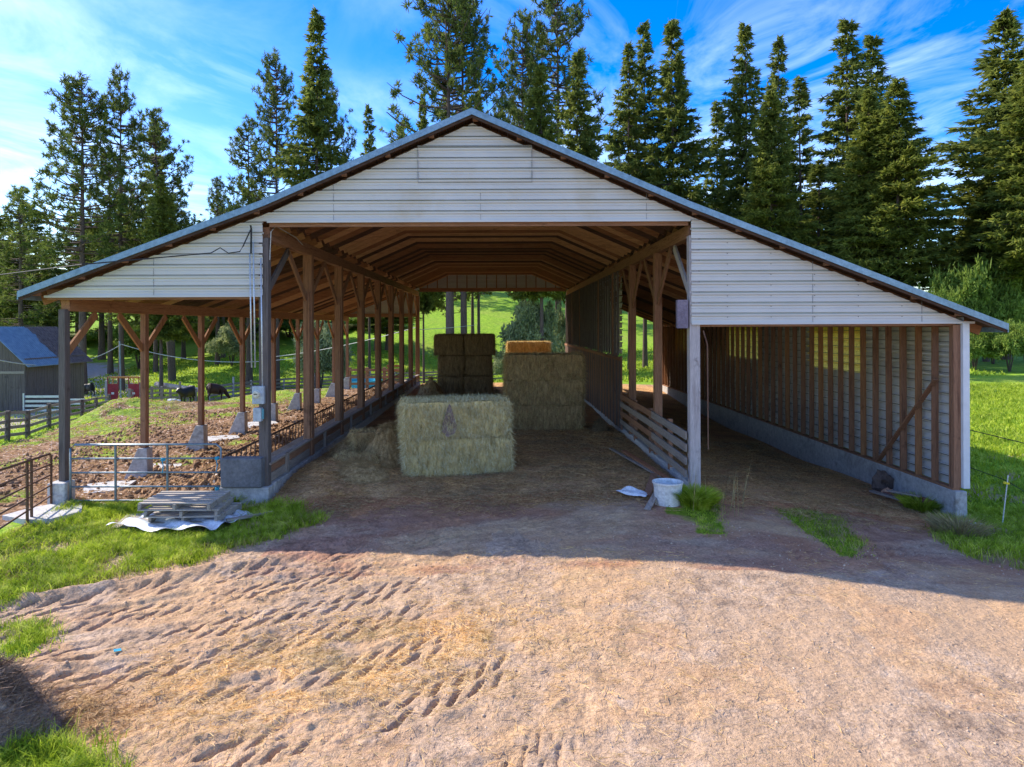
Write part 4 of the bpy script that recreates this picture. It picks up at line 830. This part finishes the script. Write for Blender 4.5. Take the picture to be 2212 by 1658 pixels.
q.add([(r_*math.cos(2*math.pi*k/nseg), r_*math.sin(2*math.pi*k/nseg), z) for r_, z in prof for k in range(nseg)], [(i*nseg+k, i*nseg+(k+1) % nseg, (i+1)*nseg+(k+1) % nseg, (i+1)*nseg+k) for i in range(len(prof)-1) for k in range(nseg)])
q.build('tank_wall', TQ, tank, local=True)
MB().tube([(0, 0, .62), (0, 0, .64)], 1.69, 32).build('water', mat('tank_water', [(.03, .07, .09), (.04, .09, .1)], 2, None, .1, 0), tank, local=True)
fe = empty('feeder_rack', (P(830, 0, 48).x, 48, gz(P(830, 0, 48).x, 48)), 'dark timber feeder rack near the rear of the lot', 'feeder')
fx, fz = fe.location.x, fe.location.z
for dx in (-2.4, -1.2, 0, 1.2): MB().box(fx+dx-.1, fx+dx+.1, 47.9, 48.1, fz, fz+1.7).build('post', WZ, fe)
for z in (.5, .95, 1.45): MB().box(fx-2.5, fx+1.4, 47.84, 47.895, fz+z, fz+z+.16).build('rail', WX, fe)
ck = empty('crate', (-6.6, 43.6, gz(-6.6, 43.6)), 'small wooden slat crate at the rear end of the feed bunk', 'crate')
cz = ck.location.z
for x_ in (-7.0, -6.2): MB().box(x_-.04, x_+.04, 43.5, 43.58, cz, cz+1.3).build('post', WARMZ, ck)
for z in (.2, .55, .9, 1.2): MB().box(-7.1, -6.1, 43.44, 43.495, cz+z, cz+z+.12).build('slat', CX, ck)
sb = rock(9.5*0+4.0, 21, 0, .01, LZ, 'x', 'tmp', 'x', 1); bpy.data.objects.remove(sb)
prop(MB().box(3.75, 3.98, Y0-.03, Y0+.1, 3.45, 4.05).build('mounting_board', mat('mauve_board', [(.16, .13, .17), (.24, .2, .25)], 3)), 'small dark mauve board nailed on the front right post', 'board')
prop(MB().tube([(XR+.16, Y0-.08, 3.4), (XR+.24, Y0-.1, 3.1), (XR+.25, Y0-.1, .9)], .014, 6).build('chain', RUST), 'hanging chain right of the front post', 'chain')

# ------------------------------------------------------------------ cows
def make_cow(name, label, m_, head_down=False, sc=1):
    e = empty(name, (0, 0, 0), label, 'cow', 'black cattle'); hz = (.35 if head_down else 1.25)
    J = [((-.75, 0, 1.05), .30), ((-.35, 0, 1.0), .37), ((.15, 0, .98), .38), ((.6, 0, 1.02), .33), ((.95, 0, 1.08 if not head_down else .85), .2), ((1.2, 0, hz+.05), .15), ((1.42, 0, hz-.08), .11), ((1.58, 0, hz-.16), .08)]
    vs = [Vector(j[0]) for j in J]; rs = [j[1] for j in J]; es = [(i, i+1) for i in range(len(J)-1)]
    def chain(root, pts):
        p = root
        for c_, r_ in pts: vs.append(Vector(c_)); rs.append(r_); es.append((p, len(vs)-1)); p = len(vs)-1
    for s in (-1, 1):
        chain(0, [((-.78, s*.2, .85), .15), ((-.68+.06*s, s*.21, .62), .10), ((-.84+.06*s, s*.2, .45), .065), ((-.80+.06*s, s*.2, .1), .05), ((-.76+.06*s, s*.2, 0.02), .06)])
        chain(3, [((.58, s*.2, .78), .12), ((.58+.07*s, s*.19, .48), .075), ((.58+.07*s, s*.19, .1), .05), ((.61+.07*s, s*.19, .02), .06)])
        chain(5, [((1.18, s*.13, hz+.12), .04), ((1.15, s*.24, hz+.1), .03)])
    chain(0, [((-1.02, 0, 1.12), .05), ((-1.1, 0, .8), .025), ((-1.1, 0, .42), .04)])
    me = bpy.data.meshes.new('body'); me.from_pydata([tuple(v) for v in vs], es, []); me.materials.append(m_)
    o = bpy.data.objects.new('body', me); COL.objects.link(o); o.parent = e
    sk = o.modifiers.new('skin', 'SKIN'); sk.use_smooth_shade = True; e.scale = (1, 1, 1)
    for i, r_ in enumerate(rs): me.skin_vertices[0].data[i].radius = (r_*(1.0 if i < 5 else 1.15), r_*1.2)
    me.skin_vertices[0].data[1].use_root = True
    su = o.modifiers.new('sub', 'SUBSURF'); su.levels = 1; su.render_levels = 2
    return e
COW = mat('black_hide', [(.008, .007, .008), (.02, .017, .016)], 2, None, .45, .2, spec=.45)
COWB = mat('black_and_grey_hide', [(.01,)*3, (.012,)*3, (.2, .2, .2)], 2.2, None, .5, .1)
COWR = mat('black_brown_hide', [(.012, .009, .009), (.05, .02, .015)], 2, None, .6, .2)
for (px, d_, m_, hd, rz, lab) in ((188, 70, COWB, False, 184, 'black cow with a grey flank standing on the track beside the old shed'), (403, 51.5, COW, False, 252, 'black cow facing the lot by the fence, left of the pair'), (466, 51.5, COWR, True, 38, 'black and brown cow turned sideways, right of the pair')):
    e = make_cow('cow', lab, m_, hd); x_ = P(px, 0, d_).x; e.location = (x_, d_, gz(x_, d_)); e.rotation_euler = (0, 0, R(rz)); e.scale = (.66, .9, .95)

# ------------------------------------------------------------------ trees
def crown_mesh(name, kind, seed, hgt, rad, base, dens=1.0, parent=None, m_=None):
    r = np.random.default_rng(seed); B = []; D = []; W = []; limbs = MB()
    if kind == 'fir':
        nb = int(430*dens); zt = np.sort(r.uniform(0, 1, nb)**1.15)
        for i, t in enumerate(zt):
            z = base+(hgt-base)*t; az = r.uniform(0, 6.283); lob = .78+.34*math.sin(az*2+seed)*math.sin(t*9+seed)
            L_ = rad*(1-t)**.9*r.uniform(.6, 1.12)*lob+.12; L_ *= (.55+.45*min(1, t/.12))
            if r.uniform() < .08: L_ *= .5
            ca, sa = math.cos(az), math.sin(az); dr = r.uniform(.15, .5)*(1-t)-.25*t
            n_ = max(6, int(L_*9)); s = r.uniform(.12, 1, n_)**.8; sag_ = -dr*L_*s+.28*L_*s**3*(1-t)*.6
            off_ = r.normal(0, .11, (n_, 2))*L_*(1.1-s*.7)[:, None]
            px = ca*L_*s-sa*off_[:, 0]; py = sa*L_*s+ca*off_[:, 0]; pz = z+sag_+off_[:, 1]*.25
            k = 4; base_ = np.repeat(np.stack([px, py, pz], 1), k, 0); dv = r.normal(0, .55, (n_*k, 3)); dv += np.array([ca, sa, -.28])*.9; dv /= np.linalg.norm(dv, axis=1)[:, None]
            B.append(base_); D.append(dv*r.uniform(.26, .60, n_*k)[:, None]); W.append(r.uniform(.07, .16, n_*k))
            if i % 3 == 0: limbs.tube([(0, 0, z), (ca*L_*.5, sa*L_*.5, z-dr*L_*.5), (ca*L_*.85, sa*L_*.85, z-dr*L_*.75)], [.06, .04, .015], 4, False)
    elif kind == 'pine':
        nb = int(125*dens); 
        for i in range(nb):
            t = r.uniform(0, 1)**.9; z = base+(hgt-base)*t; az = r.uniform(0, 6.283)
            L_ = rad*(1-t**1.9)**.7*r.uniform(.4, 1.15)*(.6+.4*min(1, t/.2))+.5; ca, sa = math.cos(az), math.sin(az); up = r.uniform(-.05, .35)+.5*t
            pth = lambda s: (ca*L_*s, sa*L_*s, z+L_*(up*s*s-.1*s+.0))
            limbs.tube([pth(0), pth(.4), pth(.75), pth(1)], [.085, .06, .04, .02], 4, False)
            for c_ in range(max(2, int(L_*2.0*r.uniform(.7, 1.2)))):
                s = r.uniform(.3, 1.05)**.6; cx_ = np.array(pth(s))+r.normal(0, .30, 3)*(.5+.12*L_); n_ = 30; R_ = r.uniform(.26, .62)
                dv = r.normal(size=(n_, 3)); dv[:, 2] += .35; dv /= np.linalg.norm(dv, axis=1)[:, None]
                B.append(np.repeat(cx_[None], n_, 0)+dv*R_*.12); D.append(dv*(R_*r.uniform(.6, 1.1, n_))[:, None]); W.append(r.uniform(.045, .10, n_))
    else:   # leafy shrub
        nb = int(260*dens)
        for i in range(nb):
            th, ph = r.uniform(0, 6.283), math.acos(r.uniform(-.3, 1)); q_ = r.uniform(.35, 1)**.5; lump = .8+.35*math.sin(3*th+seed)*math.cos(4*ph)
            c_ = np.array([math.cos(th)*math.sin(ph)*rad*q_*lump, math.sin(th)*math.sin(ph)*rad*q_*lump, base+(hgt-base)*.45+math.cos(ph)*(hgt-base)*.52*q_*lump]); n_ = 55
            dv = r.normal(size=(n_, 3)); dv /= np.linalg.norm(dv, axis=1)[:, None]; R_ = r.uniform(.3, .6)*rad/2.6
            B.append(c_+dv*(R_*r.uniform(.1, 1, n_))[:, None]); D.append(r.normal(0, .11, (n_, 3))+dv*.07); W.append(r.uniform(.06, .13, n_))
    B = np.concatenate(B); D = np.concatenate(D); W = np.concatenate(W)
    V, Fq = ribbons(B, D, W); o = fast('crown', V, Fq, m_, parent, local=True)
    return limbs
FIRA = leafmat('fir_needles', (.06, .10, .028), (.16, .205, .045), (.32, .35, .08), .35, 2.5, .45)
FIRO = leafmat('olive_fir_needles', (.07, .10, .022), (.17, .215, .04), (.32, .35, .075), .3, 2.5, .45)
PINEM = leafmat('pine_needles', (.05, .088, .024), (.13, .18, .042), (.28, .32, .075), .35, 3, .42)
SHR = leafmat('shrub_leaves', (.09, .15, .025), (.19, .29, .05), (.34, .44, .10), .8, 5, .45)
SHG = leafmat('grey_green_leaves', (.16, .21, .09), (.32, .38, .19), (.5, .54, .32), .8, 5, .45)
PROTO = {}
def make_proto(key, kind, seed, rad, base, dens, m_):
    e = empty({'fir': 'fir_tree', 'pine': 'pine_tree', 'shrub': 'shrub'}[kind], (0, 0, 0), 'tree', 'tree')
    H = 30.0 if kind != 'shrub' else 4.0
    lm = crown_mesh('crown', kind, seed, H, rad, base, dens, e, m_)
    tr = MB(); r = random.Random(seed); k = 9; lean = r.uniform(-.25, .25)
    if kind != 'shrub':
        pts = [(lean*math.sin(i/k*3)*.6*(i/k), .2*math.sin(i)*.3*(i/k), H*.985*i/k-.3) for i in range(k+1)]; rr_ = [(.42 if kind == 'pine' else .22)*(1-.93*i/k)*(1.25 if i == 0 else 1) for i in range(k+1)]
        tr.tube(pts, rr_, 9, False); tr.add(lm.v, lm.f)
    else:
        for i in range(5): a = i*1.3; tr.tube([(0, 0, -.1), (.3*math.cos(a), .3*math.sin(a), 1.2), (.9*math.cos(a), .9*math.sin(a), 2.6)], [.07, .05, .02], 5)
    tr.build('trunk', BARK, e, smooth=True, local=True); PROTO[key] = [e, False, H, rad]
make_proto('fa', 'fir', 1, 5.2, 7.5, 1.1, FIRA); make_proto('fb', 'fir', 2, 4.6, 8.0, .85, FIRA); make_proto('fo', 'fir', 3, 5.6, 8.5, 1.4, FIRO)
make_proto('fs', 'fir', 4, 3.6, 6.5, .62, FIRA); make_proto('pa', 'pine', 5, 4.6, 11, 1.0, PINEM); make_proto('pb', 'pine', 6, 5.2, 9, 1.25, PINEM); make_proto('pc', 'pine', 8, 4.0, 6, 1.1, PINEM)
make_proto('sa', 'shrub', 9, 2.4, .1, 1.0, SHR); make_proto('sg', 'shrub', 10, 2.2, .1, 1.1, SHG)
def tree(key, px, ytop, d, half, label, group, lean=0, zt=None, x_=None, rz=None, cat=None):
    p = PROTO[key]; x_ = (px-VX)*d/F if x_ is None else x_; zb = gz(x_, d)-.1; H = (HC-(ytop-VY)*d/F)-zb
    e = p[0] if not p[1] else copy_tree(p[0]); p[1] = True
    if '.' in e.name: pass
    sx_ = half*(1.78 if key[0] == 'f' else 1.25 if key[0] == 'p' else 1)*d/F/p[3]; e.location = (x_, d, zb); e.scale = (sx_, sx_, H/p[2]); e.rotation_euler = (0, R(lean), R(random.uniform(0, 360) if rz is None else rz)) if not lean else (0, R(lean), 0)
    e['label'] = label; e['category'] = cat or ('shrub' if key[0] == 's' else 'tree'); e['group'] = group; return e
TG = 'tall conifers behind the barn'
T = [('pc', 45, 405, 78, 52, 'dark pine at the left edge of the picture, above the shed roof', 0),
     ('pb', 178, 172, 72, 92, 'tall pine with ragged tufted branches, left of the twin leading pines', 0), ('pa', 262, 156, 74, 56, 'tall slim pine with a long bare trunk on the left', 0),
     ('fs', 336, 258, 88, 44, 'thin fir between the tall left pines and the leaning pine', 0), ('pa', 372, 240, 80, 62, 'pine leaning left above the left roof slope', -4), ('fo', 348, 382, 68, 62, 'broad olive green fir low in front of the left pines', 0),
     ('pc', 470, 385, 92, 40, 'short distant pine above the left roof slope', 0), ('pc', 538, 260, 78, 55, 'bushy pine left of the tallest pair above the left roof', 0), ('pb', 598, 122, 76, 62, 'tall pine standing beside the tallest left fir', 0),
     ('fa', 686, 24, 70, 82, 'tallest dense fir above the left roof slope', 0), ('pa', 742, 162, 74, 48, 'leaning pine touching the tallest left fir', -3), ('fb', 798, 222, 88, 36, 'small pointed fir in the sky gap left of the ridge', 0),
     ('fb', 868, 262, 92, 32, 'short fir tip just left of the roof ridge', 0), ('fo', 915, 205, 80, 38, 'narrow olive fir left of the big pine by the ridge', 0),
     ('pb', 972, -70, 62, 110, 'very large spreading pine rising straight behind the roof ridge', 0), ('pa', 1002, -50, 63, 75, 'second trunk of pine close behind the large spreading pine', 0),
     ('pb', 1132, 40, 72, 70, 'tufted pine right of the ridge beside a taller pine', 0), ('pb', 1206, -45, 74, 85, 'tallest pine right of the roof ridge, cut by the top edge', 0), ('fo', 1170, 140, 60, 72, 'olive green fir in front of the two pines right of the ridge', 0), ('fa', 1250, 110, 66, 72, 'dark fir right of the tallest pine', 0),
     ('fb', 1361, 95, 78, 62, 'dark fir on the left shoulder of the central fir group', 0), ('fb', 1393, 45, 80, 62, 'pointed fir in the middle of the central fir group', 0), ('fa', 1455, 45, 76, 84, 'tall pointed fir on the right of the central group', 0),
     ('fs', 1551, 222, 84, 50, 'thin fir between the central group and the right groups', 0), ('fo', 1558, 395, 92, 24, 'little pale fir peeping over the right roof slope', 0), ('fa', 1612, 55, 74, 72, 'tall pointed fir left of the broken topped fir', 0), ('fb', 1684, 80, 78, 56, 'broken topped fir with an open crown', 0), ('fo', 1668, 198, 64, 78, 'full olive fir in front of the broken topped fir', 0), ('fs', 1730, 170, 70, 56, 'sparse fir with a visible slim trunk above the right roof', 0),
     ('fb', 1834, 42, 74, 88, 'tall open fir right of the sparse fir', 0), ('fb', 1888, 76, 76, 82, 'tall fir behind the full green firs on the right', 0), ('fo', 1878, 200, 62, 84, 'full olive fir in front of the right pair of firs', 0), ('fo', 1942, 176, 60, 98, 'large full fir at the right end of the roof slope', 0), ('fs', 1770, 350, 66, 60, 'short dark fir low behind the right roof slope', 0),
     ('fa', 2172, 34, 62, 128, 'giant fir near the right edge with long left branches', 0), ('fo', 2240, 80, 56, 110, 'dense fir cut by the right edge of the picture', 0), ('fo', 2130, 420, 60, 88, 'round olive fir below the giant fir', 0)]
for (k, px, yt, d, hf, lab, ln) in T: tree(k, px, yt, d, hf, lab, TG, ln)
# trees of the slope seen under and past the left roof
FG = 'forest trees on the left slope'; fl = 0
place = ['beyond the old shed', 'left of the metal pole', 'right of the metal pole', 'behind the second outer post', 'above the fallen log', 'behind the third outer post', 'behind the meter post', 'behind the middle outer posts', 'behind the last outer posts', 'beyond the far fence']
rt = random.Random(5)
for k in range(26):
    px = -60+k*36+rt.uniform(-12, 12); d = rt.uniform(98, 128) if px > 120 else rt.uniform(80, 110); key = rt.choice(['pc', 'fb', 'fo', 'fa', 'fs'])
    lab = {'p': 'dark pine', 'f': 'dark fir'}[key[0]]+' in the forest '+place[min(9, max(0, int((px+60)/95)))]+(', %s one' % ('nearer', 'farther', 'slimmer')[k % 3])
    tree(key, px, rt.uniform(430, 560) if px < 500 else rt.uniform(480, 600), d, rt.uniform(38, 60), lab, FG)
tree('pa', 238, 330, 88, 50, 'pine with a stout dark trunk standing on the green slope beside the pole', FG); tree('pa', 372, 420, 80, 60, 'spreading tree with low branches behind the fallen log', FG)
tree('pa', 482, 420, 98, 40, 'slim trunked pine on the slope behind the fourth outer post', FG); tree('pa', 540, 420, 104, 40, 'slim pine on the slope left of the meter post', FG); tree('fs', 1034, 200, 104, 34, 'slim trunk pine seen through the rear opening behind the large pine', FG)
for px in (925, 955, 1010, 1060): tree('pc', px, 300, 140+px*.02, 46, 'far tree on the crest seen through the rear opening%s' % {925: ', leftmost', 955: ' near its left side', 1010: ' right of the big trunk', 1060: ', rightmost'}[px], FG)
HG = 'trees on the hill behind the barn'
for k in range(16):
    px = 905+(k*61) % 600+rt.uniform(-15, 15); d = 100+k*4.2; nm = ('nearest the crest left', 'left of the rear opening', 'in the middle of the slope', 'right on the slope')[min(3, int((px-905)/150))]
    if 1075 < px < 1215: continue
    tree(('fb', 'pc', 'pa')[k % 3], px, rt.uniform(330, 420), d, 36, 'hill tree %s, %s trunk' % (nm, ('dark', 'slim', 'bare', 'thin')[k % 4]), HG)
SG = 'shrubs around the barn'
tree('sg', 1150, 640, 62, 62, 'grey green bushy tree behind the golden bale, seen through the rear opening', SG); tree('sg', 1088, 752, 58, 28, 'small grey green shrub between the two rear stacks', SG); tree('sg', 1212, 665, 70, 32, 'green shrub at the right side of the rear opening', SG)
tree('sg', 690, 690, 66, 62, 'leafy grey green shrub behind the rear posts of the left bay', SG); tree('sg', 500, 700, 90, 45, 'pale shrub on the slope left of the meter post', SG)
tree('sa', 300, 690, 92, 60, 'dark shrub under the pines right of the metal pole', SG)
for k, (px, yt, d, hf) in enumerate(((2020, 615, 53, 55), (2078, 560, 55, 66), (2145, 555, 57, 66), (2215, 520, 58, 70), (2105, 700, 50, 50), (2180, 690, 49, 56))):
    tree('sa', px, yt, d, hf, ('bright green shrub just past the right roof eave', 'tall bright green shrub second from the eave', 'bright green shrub in the middle of the right hedge', 'bright green shrub cut by the right edge', 'low shrub at the far meadow edge behind the corner trim', 'low shrub at the far meadow edge by the right frame edge')[k], SG)
for k in range(10):
    px = -20+k*92; d = rt.uniform(104, 124); tree('sa' if k % 2 else 'sg', px, 706-rt.uniform(-10, 40), d, 70, 'undergrowth shrub below the forest '+place[k], SG)
for p in PROTO.values():
    if not p[1]:
        for c_ in list(p[0].children): bpy.data.objects.remove(c_)
        bpy.data.objects.remove(p[0])

# ------------------------------------------------------------------ light, sky, camera
sv = Vector((-1.08, .53, 1.0)).normalized()
sun = bpy.data.lights.new('sun', 'SUN'); sun.energy = 3.3; sun.angle = R(.53); sun.color = (1, .90, .76)
so = bpy.data.objects.new('sun', sun); COL.objects.link(so); so.rotation_euler = (-sv).to_track_quat('-Z', 'Y').to_euler(); so.location = (-40, 40, 60)
w = bpy.data.worlds.new('World'); scn.world = w; w.use_nodes = True; t = w.node_tree; t.nodes.clear(); L = t.links.new
sky = N(t, 'ShaderNodeTexSky'); sky.sky_type = 'NISHITA'; sky.sun_disc = False; sky.sun_elevation = math.asin(sv.z); sky.sun_rotation = math.atan2(sv.x, sv.y); sky.ozone_density = 2.5; sky.dust_density = .6; sky.air_density = 1.0
hs = N(t, 'ShaderNodeHueSaturation', Hue=.52, Saturation=1.6, Value=.91); L(sky.outputs[0], hs.inputs['Color'])
tc = t.nodes.new('ShaderNodeTexCoord').outputs['Generated']; sp = t.nodes.new('ShaderNodeSeparateXYZ'); L(tc, sp.inputs[0])
mx = N(t, 'ShaderNodeMath', _operation='MAXIMUM'); mx.inputs[1].default_value = .06; L(sp.outputs[2], mx.inputs[0])
cmb = t.nodes.new('ShaderNodeCombineXYZ')
for i in (0, 1):
    dv = N(t, 'ShaderNodeMath', _operation='DIVIDE'); L(sp.outputs[i], dv.inputs[0]); L(mx.outputs[0], dv.inputs[1]); L(dv.outputs[0], cmb.inputs[i])
n1 = noise(t, cmb.outputs[0], .7, 7, .62, (1.3, .8, 1), 1.6); n2 = noise(t, cmb.outputs[0], .22, 3, .5)
ml = N(t, 'ShaderNodeMath', _operation='MULTIPLY'); L(ramp(t, n1, [(.41, (0,)*3), (.86, (1,)*3)]), ml.inputs[0]); L(ramp(t, n2, [(.36, (0,)*3), (.60, (1,)*3)]), ml.inputs[1])
c = mixc(t, ml.outputs[0], hs.outputs[0], (5.6, 6.5, 7.6))
bg = N(t, 'ShaderNodeBackground', Strength=.15); L(c, bg.inputs[0]); L(bg.outputs[0], N(t, 'ShaderNodeOutputWorld').inputs[0])
cam = bpy.data.cameras.new('camera'); co = bpy.data.objects.new('camera', cam); COL.objects.link(co); scn.camera = co
co.location = (0, 0, HC); co.rotation_euler = (R(90), 0, 0); cam.lens = 36*F/2212; cam.sensor_width = 36; cam.shift_x = (1106-VX)/2212; cam.shift_y = (VY-829)/2212; cam.clip_end = 2000; cam.clip_start = .1
co.rotation_euler = (Matrix.Rotation(R(.22), 3, Vector((0, 1, 0)))@Matrix.Rotation(R(90), 3, 'X')).to_euler()
scn.render.engine = 'CYCLES'; scn.render.resolution_x = 1024; scn.render.resolution_y = 767
scn.cycles.max_bounces = 8; scn.cycles.diffuse_bounces = 6; scn.cycles.use_denoising = True
vs_ = scn.view_settings; vs_.view_transform = 'Standard'; vs_.look = 'None'; vs_.gamma = 1; vs_.exposure = 1.22
